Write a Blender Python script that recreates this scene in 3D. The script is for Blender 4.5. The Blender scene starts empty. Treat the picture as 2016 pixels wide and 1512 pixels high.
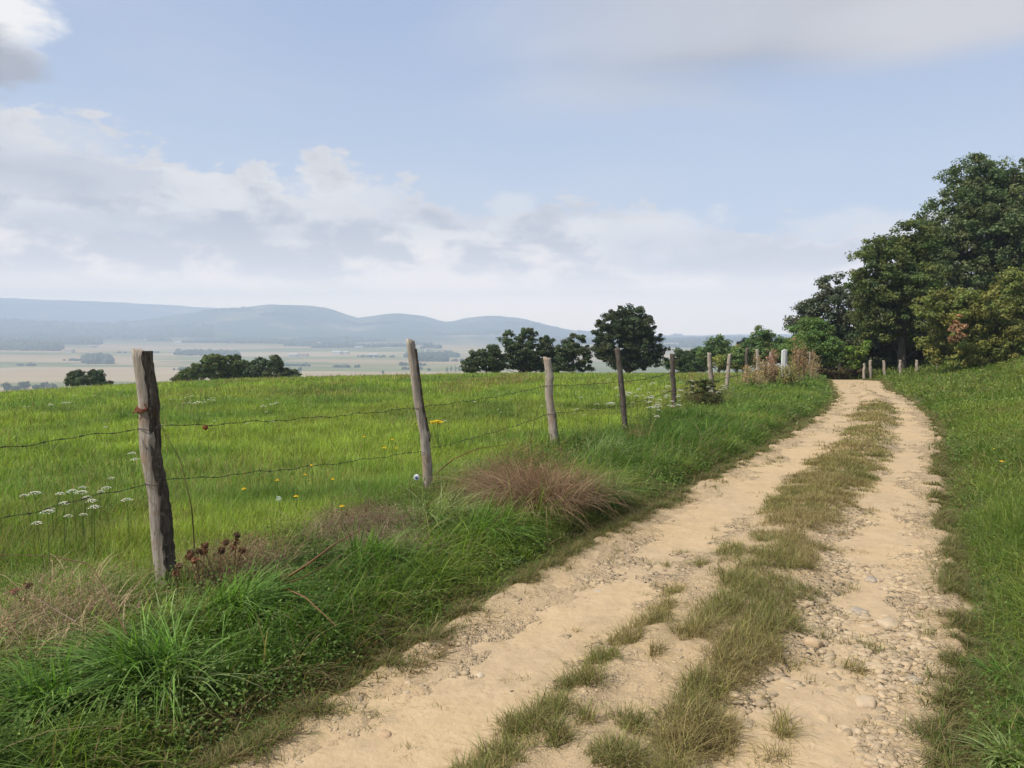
import bpy, math, random
import numpy as np
from mathutils import Vector
random.seed(7); RNG = np.random.default_rng(11)
scene = bpy.context.scene
C = scene.collection
R = math.radians

# ------------------------------------------------------------------ camera
CAM_H = 1.6; F = 1552.0; PITCH = math.atan(108/1552)
cam_d = bpy.data.cameras.new('camera'); cam = bpy.data.objects.new('camera', cam_d); C.objects.link(cam)
cam.location = (0, 0, CAM_H); cam.rotation_euler = (R(90)-PITCH, 0, 0)
cam_d.sensor_width = 36; cam_d.lens = 36*F/2016; cam_d.clip_start = 0.05; cam_d.clip_end = 40000
scene.camera = cam

# ------------------------------------------------------------------ light
SUN_EL, SUN_AZ = R(51), R(-114)          # azimuth from +Y towards +X
sd = bpy.data.lights.new('sun', 'SUN'); sun = bpy.data.objects.new('sun', sd); C.objects.link(sun)
sd.energy = 4.3; sd.angle = R(0.9); sd.color = (1.0, 0.93, 0.82)
sv = Vector((math.sin(SUN_AZ)*math.cos(SUN_EL), math.cos(SUN_AZ)*math.cos(SUN_EL), math.sin(SUN_EL)))
sun.rotation_euler = sv.to_track_quat('Z', 'Y').to_euler()

scene.view_settings.view_transform = 'Standard'; scene.view_settings.look = 'None'
scene.view_settings.exposure = 0.45; scene.view_settings.gamma = 1.0
scene.render.engine = 'CYCLES'
cy = scene.cycles
cy.max_bounces = 5; cy.diffuse_bounces = 2; cy.glossy_bounces = 1; cy.transmission_bounces = 2
cy.transparent_max_bounces = 4; cy.volume_bounces = 1; cy.use_denoising = True
cy.caustics_reflective = False; cy.caustics_refractive = False

class NT:
    """tiny node-graph helper"""
    def __init__(s, tree): s.t = tree; s.t.nodes.clear()
    def n(s, typ, ins=None, **kw):
        nd = s.t.nodes.new(typ)
        for k, v in kw.items(): setattr(nd, k, v)
        for k, v in (ins or {}).items():
            if isinstance(v, bpy.types.NodeSocket): s.t.links.new(v, nd.inputs[k])
            else: nd.inputs[k].default_value = v
        return nd
    def m(s, op, a, b=0.0, c=0.0, clamp=False):
        return s.n('ShaderNodeMath', {0: a, 1: b, 2: c}, operation=op, use_clamp=clamp).outputs[0]
    def ss(s, x, a, b):     # smoothstep from a to b
        return s.n('ShaderNodeMapRange', {'Value': x, 'From Min': a, 'From Max': b}, interpolation_type='SMOOTHSTEP').outputs[0]
    def mix(s, f, a, b, mode='MIX'):
        nd = s.t.nodes.new('ShaderNodeMix'); nd.data_type = 'RGBA'; nd.blend_type = mode
        for i, v in ((0, f), (6, a), (7, b)):
            if isinstance(v, bpy.types.NodeSocket): s.t.links.new(v, nd.inputs[i])
            else: nd.inputs[i].default_value = v if i == 0 else (*v[:3], 1)
        return nd.outputs[2]
    def noise(s, vec, scale, detail=3, rough=.5, dim='3D', dist=0.0):
        return s.n('ShaderNodeTexNoise', {'Vector': vec, 'Scale': scale, 'Detail': detail, 'Roughness': rough, 'Distortion': dist}, noise_dimensions=dim).outputs['Fac']
    def xyz(s, x, y, z=0.0): return s.n('ShaderNodeCombineXYZ', {0: x, 1: y, 2: z}).outputs[0]

# ------------------------------------------------------------------ sky
w = bpy.data.worlds.new('World'); scene.world = w; w.use_nodes = True
k = NT(w.node_tree)
dirv = k.n('ShaderNodeTexCoord').outputs['Generated']
sp = k.n('ShaderNodeSeparateXYZ', {0: dirv}).outputs
az = k.m('ARCTAN2', sp[0], sp[1]); el = k.m('ARCSINE', sp[2])
sky = k.n('ShaderNodeTexSky', sky_type='NISHITA', sun_disc=False, sun_elevation=SUN_EL, sun_rotation=SUN_AZ,
          altitude=300, air_density=1.0, dust_density=1.6, ozone_density=1.0).outputs[0]
S10 = lambda c: tuple(v*10 for v in c)
blue = k.mix(k.ss(el, 0.02, 0.42), S10((.46, .53, .64)), S10((.28, .36, .545)))
col = k.mix(.82, sky, blue)
# big soft structure and cauliflower detail, stretched along the horizon
vec = k.xyz(k.m('MULTIPLY', az, 3.2), k.m('MULTIPLY', el, 9.0))
vec2 = k.xyz(k.m('MULTIPLY', az, 6.0), k.m('MULTIPLY', el, 12.0), 3.3)
big = k.noise(vec, 1.0, 2, .5); det = k.noise(vec2, 2.2, 6, .58, dist=.15); fine = k.noise(vec2, 7.0, 4, .6)
puff = k.noise(vec2, 1.15, 5, .55, dist=.3)
# thin veil high up (upper right and across)
veil_n = k.noise(k.xyz(k.m('MULTIPLY', az, 2.0), k.m('MULTIPLY', el, 6.5), 9.1), 1.0, 4, .5, dist=.4)
right = k.ss(az, -.12, .30); high = k.ss(k.m('ADD', el, k.m('MULTIPLY', k.m('SUBTRACT', veil_n, .5), .22)), .255, .345)
col = k.mix(k.m('MULTIPLY', k.m('MULTIPLY', right, high), .88), col, k.mix(k.ss(veil_n, .38, .62), S10((.235, .245, .295)), S10((.37, .355, .355))))
streak = k.m('MULTIPLY', k.m('MULTIPLY', k.ss(el, .27, .305), k.ss(el, .40, .33)), k.m('MULTIPLY', k.ss(az, .30, .46), k.ss(veil_n, .30, .50)))
col = k.mix(k.m('MULTIPLY', streak, .55), col, S10((.58, .545, .52)))
col = k.mix(k.m('MULTIPLY', k.ss(veil_n, .45, .75), .42), col, S10((.50, .52, .58)))
# the long bank of cloud above the horizon; its upper edge climbs to the left
edge = k.n('ShaderNodeMapRange', {'Value': az, 'From Min': -.60, 'From Max': .25, 'To Min': .228, 'To Max': .126}).outputs[0]
h = k.m('SUBTRACT', edge, el)
hh = k.m('ADD', h, k.m('ADD', k.m('MULTIPLY', k.m('SUBTRACT', puff, .5), .16), k.m('ADD', k.m('MULTIPLY', k.m('SUBTRACT', fine, .5), .07), k.m('MULTIPLY', k.m('SUBTRACT', det, .5), .11))))
bank = k.ss(hh, -.006, .016)
lit = k.m('MULTIPLY', k.ss(hh, .055, .0), k.ss(det, .40, .62))            # lit rims
shade = k.ss(k.m('ADD', k.m('MULTIPLY', big, .4), k.m('MULTIPLY', det, .6)), .42, .56)
shade = k.m('MULTIPLY', shade, k.ss(el, .03, .09))
ccol = k.mix(shade, S10((.70, .65, .60)), S10((.355, .345, .37)))
ccol = k.mix(k.ss(el, .14, .02), ccol, k.mix(1.0, ccol, (3.1, 2.6, 1.95), 'MULTIPLY'))
ccol = k.mix(k.ss(el, .075, .03), ccol, k.mix(1.0, ccol, (1.7, 1.65, 1.45), 'MULTIPLY'))
ccol = k.mix(k.m('MULTIPLY', lit, .75), ccol, S10((.74, .68, .62)))
col = k.mix(k.m('MULTIPLY', bank, .90), col, ccol)
# two single clouds high on the left: a sunlit heap and its grey belly
def blob(col, a0, e0, ra, re, c, amt, amp=1.6):
    da = k.m('DIVIDE', k.m('SUBTRACT', az, a0), ra); de = k.m('DIVIDE', k.m('SUBTRACT', el, e0), re)
    d = k.m('SQRT', k.m('ADD', k.m('MULTIPLY', da, da), k.m('MULTIPLY', de, de)))
    d = k.m('ADD', d, k.m('MULTIPLY', k.m('SUBTRACT', det, .5), amp*1.5))
    return k.mix(k.m('MULTIPLY', k.ss(d, 1.15, .45), amt), col, S10(c))
col = blob(col, -.575, .325, .075, .055, (.80, .765, .72), .9)
col = blob(col, -.60, .262, .085, .045, (.27, .275, .32), .95)
col = blob(col, -.545, .20, .10, .03, (.56, .55, .56), .6)
col = blob(col, .17, .125, .10, .022, (.78, .72, .66), .75)
col = blob(col, .21, .095, .10, .030, (.66, .62, .59), .7)
col = blob(col, -.20, .155, .075, .028, (.72, .665, .61), .65)
col = blob(col, .0, .140, .030, .026, (.72, .675, .63), .5, 2.2)
col = blob(col, -.32, .150, .035, .018, (.72, .68, .63), .6)
col = blob(col, .41, .115, .09, .020, (.74, .69, .64), .6)
col = blob(col, -.50, .165, .10, .022, (.40, .405, .45), .7)
col = blob(col, -.42, .115, .16, .016, (.42, .425, .46), .6)
bg = k.n('ShaderNodeBackground', {'Color': col, 'Strength': .1})
k.n('ShaderNodeOutputWorld', {'Surface': bg.outputs[0]})

# ------------------------------------------------------------------ helpers
def tag(o, label=None, cat=None, group=None, kind=None):
    if label: o['label'] = label
    if cat: o['category'] = cat
    if group: o['group'] = group
    if kind: o['kind'] = kind
    return o
def empty(name, loc, label=None, cat=None, group=None):
    o = bpy.data.objects.new(name, None); C.objects.link(o); o.location = loc; o.empty_display_size = .1
    return tag(o, label, cat, group)
def mk(name, V, faces, mat, parent=None, col=None, loc=(0, 0, 0), smooth=False, extra=None):
    """V (n,3); faces: list of (m,k) index arrays"""
    V = np.asarray(V, dtype=np.float32); me = bpy.data.meshes.new(name)
    faces = [np.asarray(f, dtype=np.int32) for f in faces if len(f)]
    me.vertices.add(len(V)); me.vertices.foreach_set('co', V.ravel())
    nl = sum(f.size for f in faces); nf = sum(len(f) for f in faces)
    me.loops.add(nl); me.loops.foreach_set('vertex_index', np.concatenate([f.ravel() for f in faces]))
    tot = np.concatenate([np.full(len(f), f.shape[1], dtype=np.int32) for f in faces])
    me.polygons.add(nf); me.polygons.foreach_set('loop_start', np.concatenate([[0], np.cumsum(tot)[:-1]]).astype(np.int32))
    if smooth: me.polygons.foreach_set('use_smooth', np.ones(nf, dtype=bool))
    me.update(calc_edges=True)
    if not smooth: me.shade_flat()
    if col is not None:
        a = me.attributes.new('col', 'FLOAT_COLOR', 'POINT'); c4 = np.ones((len(V), 4), dtype=np.float32); c4[:, :3] = col
        a.data.foreach_set('color', c4.ravel())
    for kx, vx in (extra or {}).items():
        a = me.attributes.new(kx, 'FLOAT', 'POINT'); a.data.foreach_set('value', np.asarray(vx, dtype=np.float32))
    me.materials.append(mat)
    o = bpy.data.objects.new(name, me); C.objects.link(o); o.location = loc
    if parent: o.parent = parent
    return o
def copy_tree(o, parent=None):
    c = o.copy(); C.objects.link(c); c.parent = parent
    for ch in list(o.children): copy_tree(ch, c)
    return c
def hsh(i, j, s):
    n = (i.astype(np.int64)*374761393 + j.astype(np.int64)*668265263 + s*1442695041) & 0x7fffffff
    n = ((n ^ (n >> 13))*1274126177) & 0x7fffffff
    return ((n ^ (n >> 16)) & 0xffff)/65535.0
def vnoise(x, y, s=0):
    x = np.asarray(x, float); y = np.asarray(y, float)
    i = np.floor(x).astype(np.int64); j = np.floor(y).astype(np.int64); fx = x-i; fy = y-j
    fx = fx*fx*(3-2*fx); fy = fy*fy*(3-2*fy)
    return (hsh(i, j, s)*(1-fx)+hsh(i+1, j, s)*fx)*(1-fy)+(hsh(i, j+1, s)*(1-fx)+hsh(i+1, j+1, s)*fx)*fy
def fbm(x, y, s=0, o=4):
    r = 0; a = .5; t = 0
    for q in range(o): r = r+a*vnoise(x*2**q+q*17.3, y*2**q-q*9.1, s+q); t += a; a *= .5
    return r/t
def sst(x, a, b):
    t = np.clip((np.asarray(x, float)-a)/(b-a), 0, 1); return t*t*(3-2*t)
CP, SP = math.cos(PITCH), math.sin(PITCH)
def ray(u, v):
    a = (u-1008)/F; b = -(v-756)/F
    return a, CP+b*SP, -SP+b*CP                  # x, y, z
def at(u, v, y):
    a, b, c = ray(u, v); t = y/b; return np.array([a*t, y, CAM_H+c*t])
def plane_hit(u, v):                              # on the mean slope of the hill top
    a, b, c = ray(u, v); t = -CAM_H/(c+.022*b); return a*t, b*t

# ------------------------------------------------------------------ lie of the land
LE = [(355, 1512), (530, 1425), (650, 1350), (795, 1270), (920, 1190), (1040, 1120), (1150, 1060), (1290, 990), (1400, 930), (1490, 885), (1570, 840), (1630, 800), (1647, 780), (1636, 760), (1630, 745)]
RE = [(1865, 1512), (1840, 1400), (1885, 1290), (1875, 1150), (1865, 1050), (1845, 980), (1850, 900), (1850, 850), (1830, 812), (1792, 782), (1752, 765), (1738, 746)]
def edge_fn(px):
    P = sorted(((y, x) for x, y in (plane_hit(*p) for p in px)))
    ys = np.array([p[0] for p in P]); xs = np.array([p[1] for p in P])
    ys = np.concatenate([[-8], ys, [ys[-1]+20]]); xs = np.concatenate([[xs[0]-(ys[1]+8)*.32], xs, [xs[-1]-3]])
    yy = np.linspace(-8, 60, 1400); xx = np.interp(yy, ys, xs)
    ker = np.ones(15)/15; xx[7:-7] = np.convolve(xx, ker, 'valid')
    return lambda y: np.interp(y, yy, xx)
XL, XR = edge_fn(LE), edge_fn(RE)
# fence posts: base pixel, top pixel, thickness
POSTS = [((330, 1170), (277, 691), 39), ((843, 985), (808, 669), 19), ((1093, 888), (1077, 704), 17), ((1232, 855), (1216, 686), 12),
         ((1328, 812), (1323, 697), 11), ((1403, 790), (1397, 695), 9), ((1431, 776), (1437, 697), 8), ((1468, 762), (1471, 685), 8),
         ((1494, 757), (1491, 688), 6.5), ((1518, 754), (1517, 693), 6), ((1550, 750), (1548, 690), 6), ((1572, 748), (1572, 689), 5.5), ((1596, 746), (1594, 693), 5)]
PB = [np.array(plane_hit(*p[0])) for p in POSTS]
d0 = PB[1]-PB[0]; PB.insert(0, PB[0]-d0*1.02)
fy_ = np.array([p[1] for p in PB]); fx_ = np.array([p[0] for p in PB]); o_ = np.argsort(fy_)
fy2 = np.concatenate([[-8], fy_[o_], [60]]); fx2 = np.concatenate([[fx_[o_][0]-(fy_[o_][0]+8)*.44], fx_[o_], [fx_[o_][-1]+5]])
XF = lambda y: np.interp(y, fy2, fx2)
PEND = 41.5
def H(x, y):
    x = np.asarray(x, float); y = np.asarray(y, float)
    q = np.clip(y-35, 0, 115)
    z = -.022*y-.0012*q*q-np.clip(y-150, 0, None)*.276
    z = z+(.0155*np.clip(x, -60, 0)-.0014*np.clip(-x-8, 0, 40)**2)*sst(y, 0, 30)
    r = np.hypot(x, y); z = z-.00035*np.clip(r-70, 0, 400)**2*(y < 35)
    sR = (x-XR(y))*.87
    z = z+(2.1*sst(sR, 1.5, 11)+.16*sst(sR, .1, 2.5))*sst(y, 110, 50)
    xl = XL(y); inp = sst((x-xl)*.87, -.60, -.12)*sst(sR, .60, .12)*sst(y, PEND+2, PEND-1)
    z = z-.09*inp
    xf = XF(y); fl = np.exp(-((x-xf-.1)/.8)**2)*sst(y, 60, 40)*.07
    z = z+fl+(fbm(x*.55, y*.55, 3, 3)-.5)*.14*(1-inp)*(r > 1)
    return np.maximum(z, -60.5)
_ts = np.geomspace(1.2, 420, 900)
def hit(u, v, up=0.0):
    a, b, c = ray(u, v); x = a*_ts; y = b*_ts; z = CAM_H+c*_ts; g = H(x, y)+up
    i = np.argmax(z < g)
    if i == 0: i = int(np.argmin(z-g))
    f = 0 if i == 0 else (z[i-1]-g[i-1])/max(1e-6, (z[i-1]-g[i-1])-(z[i]-g[i]))
    t = _ts[i-1]+(_ts[i]-_ts[i-1])*min(max(f, 0), 1)
    return np.array([a*t, b*t, CAM_H+c*t])

# ------------------------------------------------------------------ materials
def mat(name): m = bpy.data.materials.new(name); m.use_nodes = True; return m, NT(m.node_tree)
def finish(k, sh, vol=None): k.n('ShaderNodeOutputMaterial', {'Surface': sh})
def leaf_mat(name, transl=.35, rough=.6, jitter=.25, spec=.25, gain=1.0):
    m, k = mat(name)
    c = k.n('ShaderNodeAttribute', attribute_name='col').outputs['Color']
    pos = k.n('ShaderNodeNewGeometry').outputs['Position']
    nz = k.noise(pos, 1.7, 3, .6)
    c = k.mix(jitter, c, k.mix(nz, (0.25, 0.3, .12), (1.0, 1.0, 1.0)), 'MULTIPLY')
    if gain != 1: c = k.mix(1.0, c, (gain, gain, gain), 'MULTIPLY')
    p = k.n('ShaderNodeBsdfPrincipled', {'Base Color': c, 'Roughness': rough, 'Specular IOR Level': spec})
    t = k.n('ShaderNodeBsdfTranslucent', {'Color': k.mix(1.0, c, (1.15, 1.25, .7), 'MULTIPLY')})
    finish(k, k.n('ShaderNodeMixShader', {0: transl, 1: p.outputs[0], 2: t.outputs[0]}).outputs[0]); return m
GRASS = leaf_mat('grass_blades', .42, .55)
LEAF = leaf_mat('leaves', .32, .55, .30, gain=1.18)
DRYM = leaf_mat('dry_stems', .15, .8, .15, .1)
PETAL = leaf_mat('petals', .3, .7, .0, .1)
def wood_mat(name, c1, c2, c3, lich=.0):
    m, k = mat(name)
    tc = k.n('ShaderNodeTexCoord').outputs['Object']; s = k.n('ShaderNodeMapping', {'Vector': tc, 'Scale': (1, 1, .07)}).outputs[0]
    a = k.noise(s, 60, 6, .65, dist=.6); b = k.noise(tc, 7, 4, .6); g = k.noise(s, 170, 3, .6)
    c = k.mix(k.ss(a, .35, .62), c1, c2); c = k.mix(k.ss(b, .5, .68), c, c3); c = k.mix(k.ss(g, .60, .72), c, tuple(v*.35 for v in c1))
    if lich: c = k.mix(k.m('MULTIPLY', k.ss(k.noise(tc, 26, 3, .7), .60, .68), lich), c, (.36, .37, .31))
    bp = k.n('ShaderNodeBump', {'Height': k.m('ADD', a, k.m('MULTIPLY', g, .6)), 'Strength': .7, 'Distance': .012}).outputs[0]
    p = k.n('ShaderNodeBsdfPrincipled', {'Base Color': c, 'Roughness': .9, 'Specular IOR Level': .15, 'Normal': bp})
    finish(k, p.outputs[0]); return m
WOOD = wood_mat('weathered_wood', (.25, .205, .165), (.40, .35, .30), (.30, .22, .16), .35)
WOODD = wood_mat('dark_wood', (.055, .045, .038), (.12, .10, .085), (.09, .06, .045), .5)
BARK = wood_mat('dark_bark', (.040, .032, .026), (.12, .098, .078), (.07, .048, .034), .35)
TRUNK = wood_mat('tree_bark', (.06, .05, .04), (.13, .11, .09), (.08, .07, .05), .3)
def flat_mat(name, c, rough=.7, metal=0.0, var=.3, sc=8):
    m, k = mat(name); tc = k.n('ShaderNodeTexCoord').outputs['Object']
    cc = k.mix(k.ss(k.noise(tc, sc, 4, .6), .35, .7), c, tuple(v*(1-var) for v in c))
    finish(k, k.n('ShaderNodeBsdfPrincipled', {'Base Color': cc, 'Roughness': rough, 'Metallic': metal}).outputs[0]); return m
WIRE = flat_mat('old_wire', (.055, .05, .045), .7, .3, .4, 30)
RUST = flat_mat('rust', (.22, .07, .03), .9, 0, .5, 60)
WHITE = flat_mat('white_paint', (.74, .75, .74), .6, 0, .25, 9)
TAGM = flat_mat('tag_white', (.72, .74, .82), .4, 0, .1, 9)
TAGB = flat_mat('tag_blue', (.04, .06, .28), .4, 0, .1, 9)
def dirt_nodes(k, pos):
    a = k.noise(pos, .9, 4, .6); b = k.noise(pos, 6, 5, .65); g = k.noise(pos, 45, 5, .7); sp_ = k.noise(pos, 150, 2, .6)
    c = k.mix(k.ss(a, .3, .7), (.46, .34, .195), (.39, .295, .185))
    c = k.mix(k.m('MULTIPLY', k.ss(b, .42, .66), .55), c, (.50, .38, .235))
    c = k.mix(k.m('MULTIPLY', k.ss(g, .52, .70), .6), c, (.35, .255, .155))
    c = k.mix(k.m('MULTIPLY', k.ss(sp_, .60, .75), .5), c, (.56, .47, .34))
    c = k.mix(k.m('MULTIPLY', k.ss(k.noise(pos, 14, 5, .7), .56, .70), .55), c, (.29, .20, .115))
    c = k.mix(k.m('MULTIPLY', k.ss(k.noise(pos, 2.4, 5, .7), .50, .70), .45), c, (.33, .25, .155))
    return c, b, g, sp_
def dirt_mat():
    m, k = mat('dry_earth'); pos = k.n('ShaderNodeNewGeometry').outputs['Position']
    c, b, g, s_ = dirt_nodes(k, pos)
    gr = k.n('ShaderNodeAttribute', attribute_name='grav').outputs['Fac']
    vr = k.n('ShaderNodeTexVoronoi', {'Vector': k.n('ShaderNodeMapping', {'Vector': pos, 'Scale': (1, 1, .2)}).outputs[0], 'Scale': 24.0, 'Randomness': 1.0}, feature='SMOOTH_F1').outputs
    rnd = k.n('ShaderNodeSeparateColor', {0: vr['Color']}).outputs[0]
    peb = k.m('MULTIPLY', k.ss(vr['Distance'], .62, .22), k.m('MULTIPLY', gr, k.ss(rnd, .35, .6)))
    c = k.mix(k.m('MULTIPLY', peb, .5), c, k.mix(rnd, (.34, .27, .18), (.52, .42, .29)))
    v2 = k.n('ShaderNodeTexVoronoi', {'Vector': k.n('ShaderNodeMapping', {'Vector': pos, 'Scale': (1, 1, .2)}).outputs[0], 'Scale': 62.0, 'Randomness': 1.0}, feature='F1').outputs
    r2 = k.n('ShaderNodeSeparateColor', {0: v2['Color']}).outputs[0]; rub = k.m('MULTIPLY', k.ss(k.m('ADD', gr, k.noise(pos, 3.0, 3, .6)), .55, .95), k.ss(r2, .30, .55))
    p2 = k.m('MULTIPLY', k.ss(v2['Distance'], .60, .30), rub); gap = k.m('MULTIPLY', k.ss(v2['Distance'], .45, .75), rub)
    c = k.mix(k.m('MULTIPLY', p2, .45), c, k.mix(r2, (.33, .26, .18), (.58, .49, .36))); c = k.mix(k.m('MULTIPLY', gap, .35), c, (.27, .19, .115))
    hh = k.m('ADD', k.m('ADD', k.m('MULTIPLY', peb, 1.6), k.m('MULTIPLY', p2, .6)), k.m('ADD', k.m('MULTIPLY', b, .8), k.m('ADD', k.m('MULTIPLY', g, .5), k.m('MULTIPLY', s_, .12))))
    bp = k.n('ShaderNodeBump', {'Height': hh, 'Strength': .95, 'Distance': .03}).outputs[0]
    finish(k, k.n('ShaderNodeBsdfPrincipled', {'Base Color': c, 'Roughness': .95, 'Specular IOR Level': .1, 'Normal': bp}).outputs[0]); return m
DIRT = dirt_mat()
def stone_mat():
    m, k = mat('path_stone'); pos = k.n('ShaderNodeNewGeometry').outputs['Position']
    c = k.n('ShaderNodeAttribute', attribute_name='col').outputs['Color']
    c = k.mix(k.m('MULTIPLY', k.ss(k.noise(pos, 35, 4, .6), .45, .65), .5), c, (.50, .37, .22))
    bp = k.n('ShaderNodeBump', {'Height': k.noise(pos, 70, 4, .6), 'Strength': .4, 'Distance': .005}).outputs[0]
    finish(k, k.n('ShaderNodeBsdfPrincipled', {'Base Color': c, 'Roughness': .9, 'Specular IOR Level': .15, 'Normal': bp}).outputs[0]); return m
STONE = stone_mat()
def ground_mat():
    m, k = mat('meadow_ground'); pos = k.n('ShaderNodeNewGeometry').outputs['Position']
    dr = k.n('ShaderNodeAttribute', attribute_name='dirt').outputs['Fac']; fd = k.n('ShaderNodeAttribute', attribute_name='field').outputs['Fac']
    a = k.noise(pos, .35, 5, .6); b = k.noise(pos, 9, 4, .6)
    gf = k.mix(k.ss(a, .35, .65), (.19, .225, .038), (.14, .175, .035)); gf = k.mix(k.m('MULTIPLY', k.ss(b, .45, .7), .5), gf, (.17, .20, .05))
    gv = k.mix(k.ss(b, .4, .65), (.045, .065, .02), (.11, .095, .045))
    g = k.mix(fd, gv, gf); c, bb, gg, s_ = dirt_nodes(k, pos)
    g = k.mix(dr, g, c)
    bp = k.n('ShaderNodeBump', {'Height': b, 'Strength': .6, 'Distance': .03}).outputs[0]
    finish(k, k.n('ShaderNodeBsdfPrincipled', {'Base Color': g, 'Roughness': .95, 'Specular IOR Level': .1, 'Normal': bp}).outputs[0]); return m
GROUND = ground_mat()
def valley_mat():
    m, k = mat('valley_fields'); pos = k.n('ShaderNodeNewGeometry').outputs['Position']
    wob = k.n('ShaderNodeTexNoise', {'Vector': pos, 'Scale': .0015, 'Detail': 2.0}).outputs['Color']
    mp = k.n('ShaderNodeMapping', {'Vector': pos, 'Rotation': (0, 0, R(7)), 'Scale': (.0030, .0105, 0)}).outputs[0]
    mv = k.n('ShaderNodeMix', {0: .18, 4: mp, 5: wob}, data_type='VECTOR').outputs[1]
    vo = k.n('ShaderNodeTexVoronoi', {'Vector': mv, 'Scale': 1.0}, distance='CHEBYCHEV').outputs['Color']
    sc = k.n('ShaderNodeSeparateColor', {0: vo}).outputs
    cr = k.n('ShaderNodeValToRGB', {0: sc[0]}); e = cr.color_ramp; e.interpolation = 'CONSTANT'
    cols = [(0, (.44, .33, .20)), (.18, (.20, .24, .10)), (.32, (.50, .38, .25)), (.48, (.14, .19, .07)), (.60, (.40, .33, .22)), (.74, (.27, .27, .13)), (.86, (.52, .42, .28))]
    e.elements[0].color = (*cols[0][1], 1); e.elements[1].position = cols[1][0]; e.elements[1].color = (*cols[1][1], 1)
    for p_, c_ in cols[2:]: q = e.elements.new(p_); q.color = (*c_, 1)
    c = k.mix(.25, cr.outputs[0], k.mix(k.noise(pos, .01, 4, .6), (.12, .14, .07), (.6, .5, .35)))
    c = k.mix(1.0, c, (.74, .72, .66), 'MULTIPLY')
    far = k.n('ShaderNodeAttribute', attribute_name='wood').outputs['Fac']
    c = k.mix(k.m('MULTIPLY', far, k.ss(k.noise(pos, .0035, 5, .65), .30, .50)), c, (.05, .075, .04))
    finish(k, k.n('ShaderNodeBsdfPrincipled', {'Base Color': c, 'Roughness': 1.0, 'Specular IOR Level': 0.0}).outputs[0]); return m
VALLEY = valley_mat()

# ------------------------------------------------------------------ ground and far land
def polar(name, rs, nth, hf, m, a0=-180, a1=180, **attrs):
    th = np.linspace(R(a0), R(a1), nth); Rr, T = np.meshgrid(rs, th, indexing='ij')
    x = Rr*np.sin(T); y = Rr*np.cos(T); z = hf(x, y, Rr, T)
    V = np.stack([x, y, z], -1).reshape(-1, 3); nr = len(rs)
    i = np.arange(nr-1)[:, None]*nth+np.arange(nth-1)[None]
    fc = np.stack([i, i+nth, i+nth+1, i+1], -1).reshape(-1, 4)[:, ::-1]
    ex = {kk: f(x, y).ravel() for kk, f in attrs.items()}
    return mk(name, V, [fc], m, smooth=True, extra=ex)
def patch_noise(x, y): return fbm(x*1.3, y*1.3, 21, 4)
def dirt_attr(x, y):
    a = sst((x-XL(y))*.87+(fbm(x*3, y*3, 5)-.5)*.5, -.12, .10); b = sst((XR(y)-x)*.87+(fbm(x*3, y*3, 6)-.5)*.5, -.12, .10)
    return a*b*sst(y, PEND+2, PEND)
field_attr = lambda x, y: sst(XF(y)-x, -.2, .6)
rs = np.concatenate([[0.02], np.geomspace(.4, 330, 330)])
tag(polar('ground', rs, 700, lambda x, y, r, t: H(x, y), GROUND, dirt=dirt_attr, field=field_attr), kind='structure')
def ridge(px):
    px = sorted(px); u = np.array([p[0] for p in px], float); v = np.array([p[1] for p in px], float)
    az_ = np.arctan((u-1008)/F/(CP-0*SP)); el_ = np.array([math.atan2(ray(a, b)[2], math.hypot(*ray(a, b)[:2])) for a, b in px])
    az2 = np.array([math.atan2(ray(a, b)[0], ray(a, b)[1]) for a, b in px]); return az2, np.tan(el_)
ra, re_ = ridge([(-600, 625), (-200, 628), (200, 640), (330, 622), (420, 610), (500, 604), (560, 600), (610, 602), (650, 608), (708, 626), (745, 620), (785, 617), (830, 621), (880, 634), (920, 626), (960, 621), (1000, 624), (1030, 627), (1080, 641), (1130, 650), (1200, 660), (1300, 667), (1500, 662), (1700, 668), (2016, 660), (2500, 665)])
rb, rbe = ridge([(-800, 570), (-200, 572), (0, 578), (150, 584), (300, 592), (450, 602), (600, 622), (800, 650), (1100, 662), (1300, 664), (1420, 661), (1560, 662), (1800, 655), (2400, 660)])
def valley_h(x, y, r, t):
    z = -60.0+(fbm(x/500, y/500, 31, 3)-.5)*3
    left = sst(t, R(-22), R(-30))
    z = z+sst(r, 1500, 3300)*(fbm(x/700, y/700, 33, 4))*46*(1-.4*left)+left*sst(r, 1500, 2300)*10
    top = CAM_H+4700*np.interp(t, ra, re_)+(fbm(t*160, r*0+2, 35, 4)-.5)*9
    rad = 4700+(fbm(t*9, t*0+1, 8, 2)-.5)*500
    sh = sst(r, 2700, 4700)**1.3*(1+(fbm(x/420, y/420, 36, 4)-.5)*.55*sst(r, 4690, 4100))
    sh = np.where(r > 4700, np.clip(1-(r-4700)/900, 0, 1), np.clip(sh, 0, 1))
    return z+(np.maximum(top, -50)-z)*sh
wood_attr = lambda x, y: sst(np.hypot(x, y), 2300, 3200)
tag(polar('valley', np.concatenate([np.linspace(255, 2000, 80), np.linspace(2050, 5700, 150)]), 640, valley_h, VALLEY, wood=wood_attr), kind='structure')
def mtn_h(x, y, r, t):
    top = CAM_H+6600*np.interp(t, rb, rbe)+(fbm(t*60, t*0+4, 45, 4)-.5)*14
    return -61+np.clip(top+61, 8, None)*np.where(r < 6600, sst(r, 5200, 6600), 1-.3*(r-6600)/700)*(.9+.2*fbm(x/500, y/500, 46, 3)*sst(r, 6500, 6000))
tag(polar('far_mountains', np.linspace(5200, 6860, 40), 500, mtn_h, VALLEY, wood=lambda x, y: x*0+1.0), kind='structure')

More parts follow.
